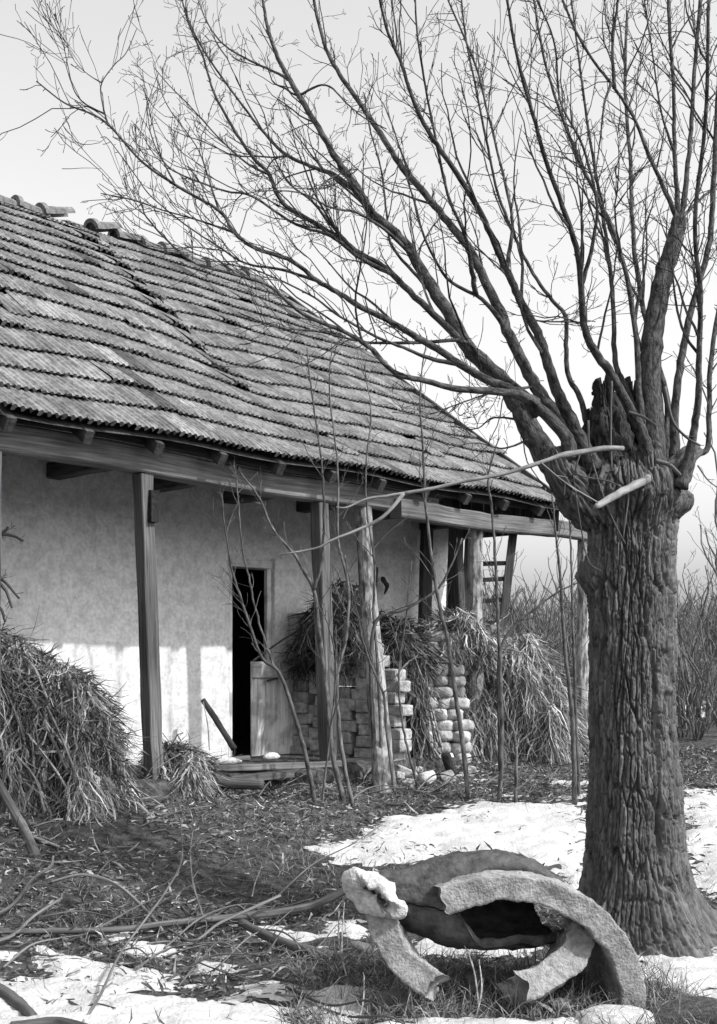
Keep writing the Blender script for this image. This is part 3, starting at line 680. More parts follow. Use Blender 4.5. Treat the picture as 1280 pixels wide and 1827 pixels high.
# ------------------------------------------------------------------ branching
def grow(mb, P, R, depth, dens, sides, m_len=.5, up=.35, rmin=.0018, spread=(.5, 1.1), t0=.1, wig=.06, knobtw=0.0, tintr=(.8, 1.2), stats=None, minlen=.06):
    """side shoots along polyline P with radii R"""
    P = np.asarray(P); L = np.concatenate([[0], np.cumsum(np.linalg.norm(np.diff(P, axis=0), axis=1))]); tot = L[-1]
    if tot < .05: return
    n = rng.poisson(dens * tot)
    for _ in range(n):
        t = t0 + (1 - t0) * rng.random() ** .8; l = t * tot; i = min(len(P) - 2, int(np.searchsorted(L, l)) - 1); i = max(i, 0)
        f = (l - L[i]) / (L[i + 1] - L[i] + 1e-9); p = P[i] * (1 - f) + P[i + 1] * f; r = R[i] * (1 - f) + R[i + 1] * f
        T = P[i + 1] - P[i]; T /= np.linalg.norm(T) + 1e-9
        side = np.cross(T, rng.normal(size=3)); side /= np.linalg.norm(side) + 1e-9
        a = rng.uniform(*spread); d = T * math.cos(a) + side * math.sin(a)
        ln = m_len * (rng.uniform(.25, 1.0)) * (1.05 - .6 * t) 
        if rng.random() < .35: ln *= .3
        ln = max(ln, minlen)
        k = max(4, int(ln / .06)); k = min(k, 10)
        Q = [p]; dd = d.copy()
        for j in range(k):
            dd = dd + rng.normal(size=3) * wig * 2 + np.array([0, 0, up * .16]); dd /= np.linalg.norm(dd); Q.append(Q[-1] + dd * ln / k)
        Q = np.array(Q); r0 = min(r * .6, max(rmin * 1.3, ln * .011)); RR = np.linspace(r0, rmin, len(Q))
        tube(mb, Q, RR, sides, tint=rng.uniform(*tintr), cap=False)
        if depth > 1: grow(mb, Q, RR, depth - 1, dens * 1.35, max(3, sides - 1), m_len * .5, up, rmin, spread, .15, wig * 1.2, tintr=tintr, minlen=minlen * .7)

# ------------------------------------------------------------------ the pollard tree
def plates(u, z, su, sz, per, seed):
    '''cracked bark: distance to the nearest plate edge and a random level per plate; u wraps after per cells'''
    a = u * su; b = z * sz; ia = np.floor(a); ib = np.floor(b); F1 = np.full(a.shape, 9.); F2 = F1.copy(); lev = np.zeros(a.shape)
    for da in (-1, 0, 1):
        for db in (-1, 0, 1):
            ca = ia + da; cb = ib + db; w_ = np.mod(ca, per); h1 = _hash(w_, cb, seed + 0 * cb); h2 = _hash(w_, cb, seed + 5.5 + 0 * cb)
            px_ = ca + .15 + .7 * h1; py_ = cb + h2; d = np.hypot(a - px_, (b - py_) * 1.0)
            c_ = d < F1; F2 = np.where(c_, F1, np.minimum(F2, d)); lev = np.where(c_, _hash(w_, cb, seed + 9.1 + 0 * cb), lev); F1 = np.where(c_, d, F1)
    return F2 - F1, lev
TY = 6.5; TX = (1122 - 640) / F * TY; tb = np.array([TX, TY, 0.0])
tree = thing('pollard_tree', 'old pollarded tree with deeply furrowed trunk and bare branches at the right', 'tree', tuple(tb))
yk = [1740, 1700, 1680, 1650, 1620, 1590, 1550, 1500, 1400, 1300, 1200, 1100, 1060, 1030, 1000, 960, 930, 905, 885, 865, 845, 825, 812]
lk = [125, 112, 104, 94, 86, 80, 75, 72, 71, 72, 73, 75, 80, 83, 78, 76, 82, 94, 104, 108, 98, 78, 52]
rk = [220, 195, 182, 158, 136, 120, 110, 103, 92, 80, 77, 75, 75, 74, 74, 76, 80, 92, 98, 88, 72, 55, 40]
zk = [EYE + (HOR - y) / F * TY for y in yk]
nz, nth = 620, 420
zz = np.linspace(zk[0], zk[-1], nz); th = np.linspace(0, 2 * math.pi, nth, endpoint=False)
TH, ZZ = np.meshgrid(th, zz)
Lr_ = np.interp(ZZ, zk, np.array(lk) / F * TY); Rr_ = np.interp(ZZ, zk, np.array(rk) / F * TY)
c = np.cos(TH); wgt = 0.5 + .5 * c; rad = Lr_ * (1 - wgt) + Rr_ * wgt
rad = rad * (1 + .05 * np.sin(TH * 3 + ZZ * 1.2) + .03 * np.sin(TH * 5 - ZZ * 2.0))
# root flare lobes near the ground
fl = sst(.45, 0, ZZ); rad = rad * (1 + fl * .12 * np.sin(TH * 5 + .8))
hd = sst(2.1, 2.5, ZZ); rad *= (1 + hd * .16 * (fbm(np.stack([np.cos(TH) * 3, np.sin(TH) * 3, ZZ * 6], -1), 3) - .5) * 2)
cx_, cy_ = np.cos(TH) * .24, np.sin(TH) * .24
wz = (fbm(np.stack([cx_ * 6, cy_ * 6, ZZ * 2.6], -1), 3) - .5)
wz2 = (fbm(np.stack([cx_ * 9 + 4, cy_ * 9, ZZ * 7], -1), 3) - .5)
U_ = TH / (2 * math.pi) + wz * .020 + wz2 * .010; Z_ = ZZ + wz2 * .10
E1, L1 = plates(U_, Z_, 44, 2.7, 44, 1.3); E2, L2 = plates(U_ + .3, Z_ + .2, 88, 8.5, 88, 4.1)
fine = fbm(np.stack([cx_ * 90, cy_ * 90, ZZ * 40], -1), 3) - .5
dm = (1 - .35 * fl)
disp = -.034 * (1 - sst(0, .17, E1)) * dm - .014 * (1 - sst(0, .22, E2)) + .016 * (L1 - .5) + .007 * (L2 - .5) + .016 * fine + .012 * fl * (fbm(np.stack([cx_ * 60, cy_ * 60, ZZ * 50], -1), 3) - .5)
btint = (.8 + .4 * L1) * (.85 + .3 * L2)
# a few healed knots and a long slit on the right
def knot(a0, z0, ra, rz__, dep):
    global disp
    d2 = ((((TH - a0 + math.pi) % (2 * math.pi)) - math.pi) / ra) ** 2 + ((ZZ - z0) / rz__) ** 2
    disp = disp + dep * np.exp(-d2)
knot(math.radians(-62), .62, .07, .14, -.09); knot(math.radians(-170), 1.93, .25, .07, .05); knot(math.radians(-95), 2.05, .2, .05, .03)
knot(math.radians(-80), 1.62, .16, .03, -.03); knot(math.radians(-120), 1.72, .2, .04, .02); knot(math.radians(-5), 2.3, .4, .06, .05); knot(math.radians(-40), 1.33, .15, .02, .025)
rad = rad + disp
Vt = np.stack([TX + rad * np.cos(TH), TY + rad * np.sin(TH) * .92, ZZ], -1)
idx = np.arange(TH.size).reshape(TH.shape); nx = np.roll(idx, -1, 1)
Q = np.stack([idx[:-1], nx[:-1], nx[1:], idx[1:]], -1).reshape(-1, 4)
tm = MB(); tm.add(Vt.reshape(-1, 3), Q, gc=Vt.reshape(-1, 3), tint=btint.ravel())
# lumpy crown of the pollard head
rim = Vt[-1]; nr = 22; rows = []
for k in range(1, nr + 1):
    f = k / nr; R_ = rim * (1 - f) + np.array([TX, TY, rim[0, 2]]) * f
    R_[:, 2] += .10 * math.sin(f * math.pi / 2) + (fbm(R_ * 9, 3) - .5) * .16 * min(1, f * 4); rows.append(R_)
Vc = np.concatenate([rim] + rows); idc = np.arange(len(Vc)).reshape(nr + 1, nth); nxc = np.roll(idc, -1, 1)
tm.add(Vc, np.stack([idc[:-1], nxc[:-1], nxc[1:], idc[1:]], -1).reshape(-1, 4), tint=.4)
trunk = tm.build('trunk', M['bark'], tree, tuple(tb), smooth=True)

limbs = []  # (points px,py ; radius px start,end ; depth offset at the tip ; dens)
limbs.append(('limb', [(1005,850),(970,805),(940,755),(910,700),(875,660),(835,620),(805,565),(770,510),(740,460),(715,425),(665,380),(640,340),(605,290),(570,230),(525,155),(495,100),(478,50),(468,-10),(455,-80)], 26, 2.2, .5))
limbs.append(('limb', [(1045,840),(1035,800),(1010,770),(980,725),(950,680),(915,610),(890,550),(860,490),(835,440),(790,385),(750,335),(715,295),(680,240),(640,180),(605,130),(580,80),(560,0),(550,-60)], 20, 3, 1.0))
limbs.append(('limb', [(1060,840),(1040,795),(1020,750),(995,700),(975,640),(958,590),(930,540),(910,495),(885,440),(865,395),(835,340),(795,280),(762,230),(738,180),(715,110),(690,50),(670,-40)], 17, 3, -.3))
limbs.append(('limb', [(1070,830),(1055,795),(1048,760),(1035,710),(1015,670),(1010,620),(1010,565),(985,535),(950,485),(920,425),(890,350),(870,260),(850,160),(830,60),(820,-40)], 9, 2, .6))
limbs.append(('limb', [(1175,890),(1168,850),(1155,800),(1138,760),(1115,710),(1088,665),(1060,625),(1042,580),(1038,525),(1030,450),(1005,370),(975,290),(950,200),(925,110),(905,0),(900,-60)], 21, 3, -.6))
limbs.append(('limb', [(1140,780),(1128,720),(1110,680),(1098,640),(1094,540),(1085,450),(1070,350),(1050,230),(1035,120),(1020,0)], 12, 2.5, .8))
G_ = [(1165,880),(1166,800),(1162,720),(1162,640),(1170,560),(1185,490),(1203,430),(1213,392)]
limbs.append(('limb', G_, 27, 14, .5))
limbs.append(('fork', [(1210,400),(1207,330),(1203,250),(1202,150),(1195,50),(1190,-60)], 8, 5, .5))
limbs.append(('fork', [(1212,400),(1224,330),(1234,220),(1240,120),(1250,0),(1255,-60)], 9, 5, .7))
limbs.append(('fork', [(1210,400),(1190,350),(1155,270),(1132,212),(1095,155),(1060,110),(1030,60),(1000,-10)], 7, 3.5, .2))
limbs.append(('fork', [(1100,160),(1094,80),(1103,0),(1110,-60)], 4.5, 3, .2))
limbs.append(('fork', [(1213,395),(1245,360),(1285,325)], 6, 4, .6))
limbs.append(('fork', [(1092,150),(1078,190),(1070,260),(1060,320)], 3.5, 1.6, .2))
limbs.append(('fork', [(1205,280),(1180,200),(1165,100),(1150,0)], 4.0, 2, .4))
limbs.append(('limb', [(1205,880),(1205,800),(1206,720),(1216,640),(1232,560),(1255,480),(1268,420),(1272,350),(1280,200),(1290,0)], 15, 7, .2))
limbs.append(('limb', [(1215,870),(1228,820),(1240,760),(1246,700),(1248,620),(1250,520),(1240,400),(1260,200),(1265,0)], 15, 5, -.5))
limbs.append(('limb', [(1215,850),(1235,815),(1262,800),(1266,740),(1268,650),(1290,500)], 12, 7, .3))
limbs.append(('limb', [(1185,850),(1190,780),(1188,700),(1150,560),(1130,420),(1125,280),(1115,150),(1120,20)], 13, 4, 1.2))
limbs.append(('limb', [(1150,860),(1148,780),(1140,690),(1135,600),(1120,500),(1090,400),(1040,300),(1000,200),(970,100),(950,-20)], 12, 3, .2))
limbs.append(('limb', [(1020,820),(1010,780),(970,735),(940,710),(900,690),(855,670),(820,650),(785,625),(740,600),(700,575),(640,545),(600,520),(565,500),(520,465),(450,440),(415,410),(390,375),(310,328),(250,285),(185,215),(118,185),(65,145)], 14, 1.6, -.3))
limbs.append(('fork', [(187,218),(181,185),(181,150),(205,115),(225,95),(245,50)], 2.2, 1.0, -.3))
limbs.append(('fork', [(185,205),(150,185),(132,160),(122,120),(112,75),(98,38)], 2.2, 1.0, -.3))
limbs.append(('fork', [(181,150),(160,135),(138,115),(122,90)], 1.5, .9, -.3))
limbs.append(('limb', [(960,740),(930,700),(860,645),(800,585),(740,530),(690,480),(640,450),(565,400),(505,362),(480,310),(455,285),(430,250),(400,200),(380,160),(362,100),(340,50),(322,-10)], 11, 1.6, .4))
limbs.append(('limb', [(960,720),(925,706),(900,700),(825,695),(760,680),(705,665),(660,620),(610,590),(540,560),(480,510),(420,490),(350,470),(300,430),(260,385),(248,360),(180,345)], 10, 1.2, -.6))
limbs.append(('fork', [(860,650),(830,612),(760,612),(680,612),(640,608),(560,590),(500,585),(430,560)], 6, 1.5, -.8))
limbs.append(('fork', [(650,350),(600,312),(565,300),(510,275),(470,235),(450,210),(390,130),(350,65),(325,0),(318,-40)], 6, 1.5, .6))
limbs.append(('fork', [(700,500),(640,465),(590,425),(525,400),(450,350),(400,340),(320,310),(290,285),(270,240),(262,190)], 5, 1.2, .1))
limbs.append(('fork', [(520,150),(500,135),(450,110),(400,80),(370,40),(350,-10)], 4, 1.2, .9))
limbs.append(('fork', [(530,165),(580,150),(620,185),(650,210),(690,230)], 3, 1.4, .3))
limbs.append(('fork', [(640,440),(600,405),(560,360),(520,330),(490,280),(470,200),(440,150)], 4, 1.2, .2))
limbs.append(('fork', [(740,455),(690,410),(640,380),(590,370),(540,345),(480,340),(440,345)], 4.5, 1.2, -.2))
limbs.append(('fork', [(800,560),(750,500),(700,440),(690,380),(680,300),(660,230),(650,170)], 5, 1.4, .9))
limbs.append(('fork', [(880,600),(850,540),(800,500),(760,430),(740,360),(720,300)], 6, 2, .5))
limbs.append(('fork', [(820,650),(770,640),(720,620),(670,600),(600,560),(560,530),(500,500),(450,480),(400,470),(340,450)], 5, 1.2, -.5))
limbs.append(('fork', [(565,500),(500,480),(440,470),(390,440),(330,400),(270,350),(240,310),(195,250),(180,245)], 3.5, 1.0, -.1))
limbs.append(('fork', [(420,410),(350,390),(290,375),(250,360),(200,350)], 2.6, .9, -.3))
limbs.append(('fork', [(310,325),(285,270),(260,170),(250,150)], 2.4, 1.0, -.2))
limbs.append(('fork', [(390,372),(370,310),(350,260),(300,190),(280,140)], 2.6, 1.0, 0))
limbs.append(('fork', [(480,310),(440,290),(390,245),(340,190),(300,150),(275,120)], 3, 1.0, .3))
limbs.append(('fork', [(850,530),(840,470),(830,420),(800,350),(780,260),(760,160),(745,60),(740,-20)], 6, 2.2, -.2))
limbs.append(('fork', [(905,480),(915,400),(900,320),(870,200),(850,120),(800,0)], 5, 2.2, .2))
limbs.append(('fork', [(1038,520),(1060,430),(1065,360),(1040,260),(1000,180),(990,80),(960,0)], 5, 2.0, -.5))
limbs.append(('fork', [(1135,215),(1100,300),(1110,330)], 2.6, 1.2, .2))
limbs.append(('fork', [(950,690),(880,700),(820,720),(760,740),(700,735)], 3, 1.1, -.9))
limbs.append(('fork', [(960,780),(900,800),(850,790),(800,800)], 3, 1.0, -.9))
limbs.append(('fork', [(935,745),(880,745),(850,765),(800,760)], 3, 1.0, .9))
limbs.append(('fork', [(560,330),(590,310),(640,300),(580,335),(500,335),(450,340)], 2, .8, .4))
limbs.append(('fork', [(930,540),(950,570),(1040,575)], 3, 2, -.3))
tipx, tipy = 1130, 830
reg = []
for nm, pts, r0, r1, dof in limbs:
    n = max(14, len(pts) * 5)
    px = crom(np.array([(p[0], p[1], 0) for p in pts], float), n)
    dist = np.hypot(px[:, 0] - tipx, px[:, 1] - tipy) / 700.
    if px[0, 1] < 700: jit = (fbm(np.column_stack([dist * 2.3 + dof * 7, dist * 0, dist * 0]), 2) - .5) * .3
    else: jit = 0
    Yd = TY - .05 + dof * dist + jit
    if nm == 'limb' and dof < 0: Yd = Yd - .08
    if nm == 'fork' and reg:
        allp = np.concatenate([q[0] for q in reg]); alld = np.concatenate([q[1] for q in reg]); dd_ = np.hypot(allp[:, 0] - px[0, 0], allp[:, 1] - px[0, 1]); j_ = int(np.argmin(dd_))
        fall = np.clip(1 - np.arange(n) / (n * .45), 0, 1) ** 1.5
        px[:, :2] += (allp[j_] - px[0, :2]) * fall[:, None]; Yd = Yd + (alld[j_] - Yd[0]) * np.clip(1 - np.arange(n) / (n * .9), 0, 1)
    reg.append((px[:, :2].copy(), Yd.copy()))
    bs = np.arange(n) / n; R = np.interp(bs, [0, .07, .22, .5, 1], [r0 * (1.35 if nm == 'limb' else 1), r0 * .95, r0 * .62 + r1 * .15, r0 * .34 + r1 * .4, r1 * .8]) / F * Yd * (.84 if px[0, 0] < 1100 else .70)
    if r1 > 10: R = np.interp(bs, [0, .1, 1], [r0 * 1.2, r0 * .8, r1]) / F * Yd
    px[:, :2] += rng.normal(size=(n, 2)) * np.minimum(1.0, R[:, None] * 40)
    P = np.array([Wp(a, b, y) for (a, b, _), y in zip(px, Yd)])
    lm = MB(); tube(lm, P, R, 14 if r0 > 8 else 8, knob=.13, tint=rng.uniform(.85, 1.25))
    lo2 = lm.build('limb', M['limb'], tree, tuple(tb), smooth=True)
    tw = MB(); ln = np.linalg.norm(P[-1] - P[0])
    grow(tw, P, R, 3, 10 if nm == 'limb' else 11.0, 4, m_len=.50, up=.5, rmin=.0017, t0=.30 if nm == 'limb' else .08, wig=.10, spread=(.4, 1.0))
    grow(tw, P, R, 3, 3.6, 5, m_len=1.15, up=.45, rmin=.0018, t0=.22 if nm == 'limb' else .05, wig=.06, spread=(.3, .7))
    # short spurs
    grow(tw, P, R, 1, 9, 4, m_len=.10, up=.2, rmin=.002, t0=.15, wig=.1, spread=(.8, 1.4), minlen=.02)
    if tw.n: tagit(tw.build('twigs', M['limb'], lo2, tuple(tb)), kind='stuff')
# dead stubs on the head
def barktube(g, P, R, jag=0.0, sides=110, n=130):
    P = crom(P, n); T = np.gradient(P, axis=0); T /= np.linalg.norm(T, axis=1)[:, None]
    U = np.cross(T, [0.2, 1, 0.1]); U /= np.linalg.norm(U, axis=1)[:, None]; W_ = np.cross(T, U)
    Rr = np.interp(np.linspace(0, 1, n), np.linspace(0, 1, len(R)), R); Rr[:25] *= np.sin(np.linspace(.1, 1, 25) * math.pi / 2); Rr[-4:] *= [.97, .9, .75, .4]
    L = np.concatenate([[0], np.cumsum(np.linalg.norm(np.diff(P, axis=0), axis=1))]); a = np.arange(sides) * 2 * math.pi / sides
    A_, L_ = np.meshgrid(a, L); c_ = np.cos(A_) * .14; s_ = np.sin(A_) * .14; o = rng.random() * 9
    wv = fbm(np.stack([c_ * 8 + o, s_ * 8, L_ * 5], -1), 3) - .5
    E_, Lv = plates(A_ / (2 * math.pi) + wv * .03, L_ + o + wv * .05, 26, 6, 26, 2.2 + o); n2 = vnoise(np.stack([c_ * 55 + o, s_ * 55 + wv * 3, L_ * 9], -1))
    d = -.024 * np.exp(-(E_ / .16) ** 2) + .012 * (Lv - .5) - .010 * np.exp(-((n2 - .5) / .1) ** 2) + (fbm(np.stack([c_ * 14 + o, s_ * 14, L_ * 7], -1), 4) - .5) * (.05 + jag)
    rr = Rr[:, None] + d * np.clip(Rr[:, None] / .09, .1, 1)
    Pz = P[:, None, :] + rr[..., None] * (np.cos(A_)[..., None] * U[:, None, :] + np.sin(A_)[..., None] * W_[:, None, :])
    if jag: Pz[-22:, :, 2] += ((vnoise(np.stack([c_[-22:] * 22 + o, s_[-22:] * 22, L_[-22:] * 0], -1)) - .5) * .12) * np.linspace(0, 1, 22)[:, None]
    idx = np.arange(n * sides).reshape(n, sides); nx = np.roll(idx, -1, 1); V_ = Pz.reshape(-1, 3)
    Q_ = np.stack([idx[:-1], nx[:-1], nx[1:], idx[1:]], -1).reshape(-1, 4); V_ = np.vstack([V_, Pz[-1].mean(0) - [0, 0, .02]]); m_ = len(V_) - 1
    g.add(V_, Q_, [(m_, idx[-1][k], nx[-1][k]) for k in range(sides)])
def stub(P, R, m, name='dead_stub', kn=.3, s=12):
    g = MB()
    if m in ('bark', 'char'):
        barktube(g, P, R, .09 if m == 'char' else 0.0); return g.build(name, M[m], tree, tuple(tb), smooth=True)
    P = crom(P, 30); Rr = np.interp(np.linspace(0, 1, 30), np.linspace(0, 1, len(R)), R); Rr[:6] *= np.linspace(.2, 1, 6); Rr[-2:] *= [.95, .6]; tube(g, P, Rr, s + 8, knob=kn); return g.build(name, M[m], tree, tuple(tb), smooth=True)
stub([Wp(1085, 870, 6.45), Wp(1088, 800, 6.45), Wp(1082, 730, 6.5), Wp(1076, 684, 6.5)], [.16, .12, .07, .052], 'char')
stub([Wp(1055, 850, 6.5), Wp(1058, 790, 6.52), Wp(1055, 738, 6.55)], [.14, .09, .035], 'char')
stub([Wp(1120, 850, 6.6), Wp(1125, 770, 6.62), Wp(1130, 690, 6.65)], [.14, .09, .045], 'char')
stub([Wp(1080, 950, 6.5), Wp(1035, 885, 6.4), Wp(1003, 845, 6.36), Wp(985, 800, 6.36)], [.10, .125, .09, .05], 'bark')
stub([Wp(1165, 960, 6.5), Wp(1170, 880, 6.36), Wp(1166, 840, 6.36), Wp(1160, 790, 6.4)], [.09, .105, .09, .05], 'bark', kn=.25)
stub([Wp(1150, 940, 6.45), Wp(1195, 895, 6.38), Wp(1222, 880, 6.4)], [.08, .065, .02], 'bark')
stub([Wp(1200, 860, 6.4), Wp(1225, 820, 6.4), Wp(1245, 800, 6.42)], [.09, .06, .04], 'bark', name='limb_stump')
# hollow: rotten dark pocket
stub([Wp(1165, 850, 6.4), Wp(1145, 860, 6.15), Wp(1105, 880, 5.98), Wp(1062, 905, 5.8)], [.022, .022, .019, .016], 'pale', 'broken_branch', .25, 9)
pb = [(1112,800),(1080,800),(1040,806),(1000,813),(965,825),(900,845),(830,858),(770,872),(720,880)]
pb1 = np.array([Wp(a, b, 6.15 - i * .05) for i, (a, b) in enumerate(pb)])
g = MB(); P = crom(pb1, 40); R = np.interp(np.linspace(0, 1, 40), [0, .35, .42, 1], [4.5, 5.5, 3.8, 3]) / F * 6; tube(g, P, R, 8, knob=.12)
for br, ra, rb in (([(720,880),(705,900),(680,925),(640,945),(590,965),(565,978),(500,990)], 4, 1.6), ([(722,880),(690,885),(655,890),(620,905),(600,905)], 3, 1.2), ([(965,825),(1010,862),(1068,897)], 1.5, 1.2)):
    Pb = crom(np.array([Wp(a, b, 5.75 - i * .02) for i, (a, b) in enumerate(br)]), 20); Rb = np.linspace(ra, rb, 20) / F * 5.8
    tube(g, Pb, Rb, 6, knob=.1); grow(g, Pb, Rb, 1, 5, 4, m_len=.14, up=-.1, rmin=.0016)
g.build('broken_branch', M['pale'], tree, tuple(tb), smooth=True)
g = MB()
for br, r_ in (([(1050,750),(1052,800),(1065,850),(1082,900),(1100,940),(1116,970)], 2.0), ([(1092,680),(1090,760),(1092,840)], 2.0), ([(1120,820),(1122,880),(1112,960)], 2.0), ([(1170,822),(1195,830),(1215,848)], 4.5), ([(1122,735),(1150,745),(1172,760)], 3), ([(1186,690),(1200,750),(1225,780),(1250,795)], 3), ([(1035,810),(1030,845),(1085,858),(1110,870)], 1.7), ([(1245,830),(1262,855),(1280,870)], 1.6), ([(1020,830),(1035,930),(1050,1000),(1075,1020)], 1.4)):
    Pb = crom(np.array([Wp(a, b, 6.12) for a, b in br]), 16); tube(g, Pb, np.linspace(r_, r_ * .6, 16) / F * 6.1, 6, knob=.15)
    grow(g, Pb, np.linspace(r_, r_ * .6, 16) / F * 6.1, 1, 6, 4, m_len=.12, rmin=.0015)
g.build('shoots', M['post'], tree, tuple(tb), smooth=True)

# ------------------------------------------------------------------ saplings in front of the porch
sap = [
 ('with a forked stem bending left across the door', [[(564,1437),(548,1360),(530,1290),(510,1227),(492,1192),(471,1178),(450,1129),(425,1052),(413,1010),(400,930),(396,880)],[(492,1192),(484,1176),(460,1101),(443,1024),(432,975),(424,870),(418,830)]], 9.75, 5.5),
 ('forking against the second square post', [[(613,1430),(594,1346),(581,1220),(569,1122),(560,1052),(545,1024),(527,992),(485,940),(464,891),(429,842),(400,790)],[(560,1052),(573,1010),(578,940),(576,852),(571,800),(556,700),(548,620)]], 9.9, 6.5),
 ('with an S-shaped stem left of the leaning bark post', [[(630,1440),(611,1346),(602,1255),(604,1196),(618,1136),(622,1045),(604,968),(604,870),(600,800),(588,700),(592,610)]], 9.8, 5.0),
 ('rising along the leaning bark post', [[(686,1405),(680,1318),(674,1185),(667,1098),(669,1010),(657,923),(653,835),(662,740),(650,650)]], 10.2, 4.0),
 ('with a kinked stem right of the leaning bark post', [[(704,1416),(690,1300),(684,1238),(660,1180),(646,1133),(629,1056),(615,990)],[(684,1238),(720,1190),(745,1170)]], 10.2, 3.6),
 ('tall and straight in front of the whitewashed bricks', [[(837,1430),(827,1336),(814,1244),(798,1139),(781,1064),(768,975),(758,876),(755,800),(750,700),(762,600)]], 9.9, 6.0),
 ('tall and thin in front of the corn stook', [[(891,1437),(896,1320),(891,1156),(885,1024),(878,909),(872,850),(890,780)]], 9.9, 5.5),
 ('short and dark just left of the snow edge', [[(921,1440),(920,1320),(903,1270),(890,1200)],[(920,1330),(952,1300),(965,1250)]], 9.95, 4.5),
 ('with a dark thick stem beside the last porch post', [[(1026,1440),(1022,1287),(1008,1156),(1001,1041),(991,942),(985,880)]], 9.9, 6.0),
 ('very straight beside the big trunk', [[(1034,1420),(1028,1287),(1022,1090),(1018,958),(1015,900)]], 10.3, 4.5),
 ('pale and slim left of the leaning bark post', [[(745,1405),(720,1300),(712,1200),(725,1100),(735,1000)]], 10.6, 3),
 ('slim and low at the door post foot', [[(575,1430),(590,1300),(600,1180),(575,1080)]], 10.0, 2.6)]
for lab, paths, Yv, r_ in sap:
    base_p = paths[0][0]; g0 = G(*base_p); Y0 = g0[1]
    so_ = thing('sapling', 'bare sapling ' + lab, 'sapling', tuple(g0), 'bare saplings in front of the porch')
    for pi, path in enumerate(paths):
        n = 46; pp = crom(np.array([(a, b, 0) for a, b in path], float), n)
        st = 0 if pi == 0 else .3
        Yv_ = Y0 + (np.linspace(st, 1, n)) * rng.uniform(-.25, .25) if pi == 0 else Y0 + np.linspace(.0, .2, n)
        P = np.array([Wp(a, b, y) for (a, b, _), y in zip(pp, Yv_)]); 
        if pi == 0: P[0, 2] -= .04
        P[1:-1] += rng.normal(size=(n - 2, 3)) * .002
        R = .82 * np.linspace(r_ if pi == 0 else r_ * .55, 1.3, n) / F * Y0
        g = MB(); tube(g, P, R, 7, knob=.12, tint=rng.uniform(.8, 1.3)); so2 = g.build('stem', M['twig'], so_, tuple(g0), smooth=True)
        g = MB(); grow(g, P, R, 2, 6.5, 4, m_len=.62, up=.55, rmin=.0022, t0=.35, wig=.07, spread=(.35, .8)); 
        if g.n: tagit(g.build('twigs', M['twig'], so2, tuple(g0)), kind='stuff')
# arching branches of a shrub
for lab, path, Yv, r_ in (('arching dark branch sweeping right over the whitewashed bricks', [(668,1330),(662,1200),(672,1108),(722,1087),(778,1054),(804,1011),(825,960)], 10.5, 4.5), ('spreading shrub branch reaching right above the corn stook', [(893,1330),(890,1200),(897,1149),(922,1113),(949,1090),(995,1057),(1030,1040)], 11.3, 4)):
    P = crom(np.array([Wp(a, b, Yv) for a, b in path]), 40); P[0, 2] = float(gz(P[0, 0], P[0, 1])); R = np.linspace(r_, 1.3, 40) / F * Yv
    g = MB(); tube(g, P, R, 7, knob=.15); o = tagit(g.build('shrub', M['twig'], None, tuple(P[0]), smooth=True), 'bare ' + lab, 'shrub')
    g = MB(); grow(g, P, R, 3, 6, 4, m_len=.6, up=.6, rmin=.0025, t0=.2); tagit(g.build('twigs', M['twig'], o, tuple(P[0])), kind='stuff')

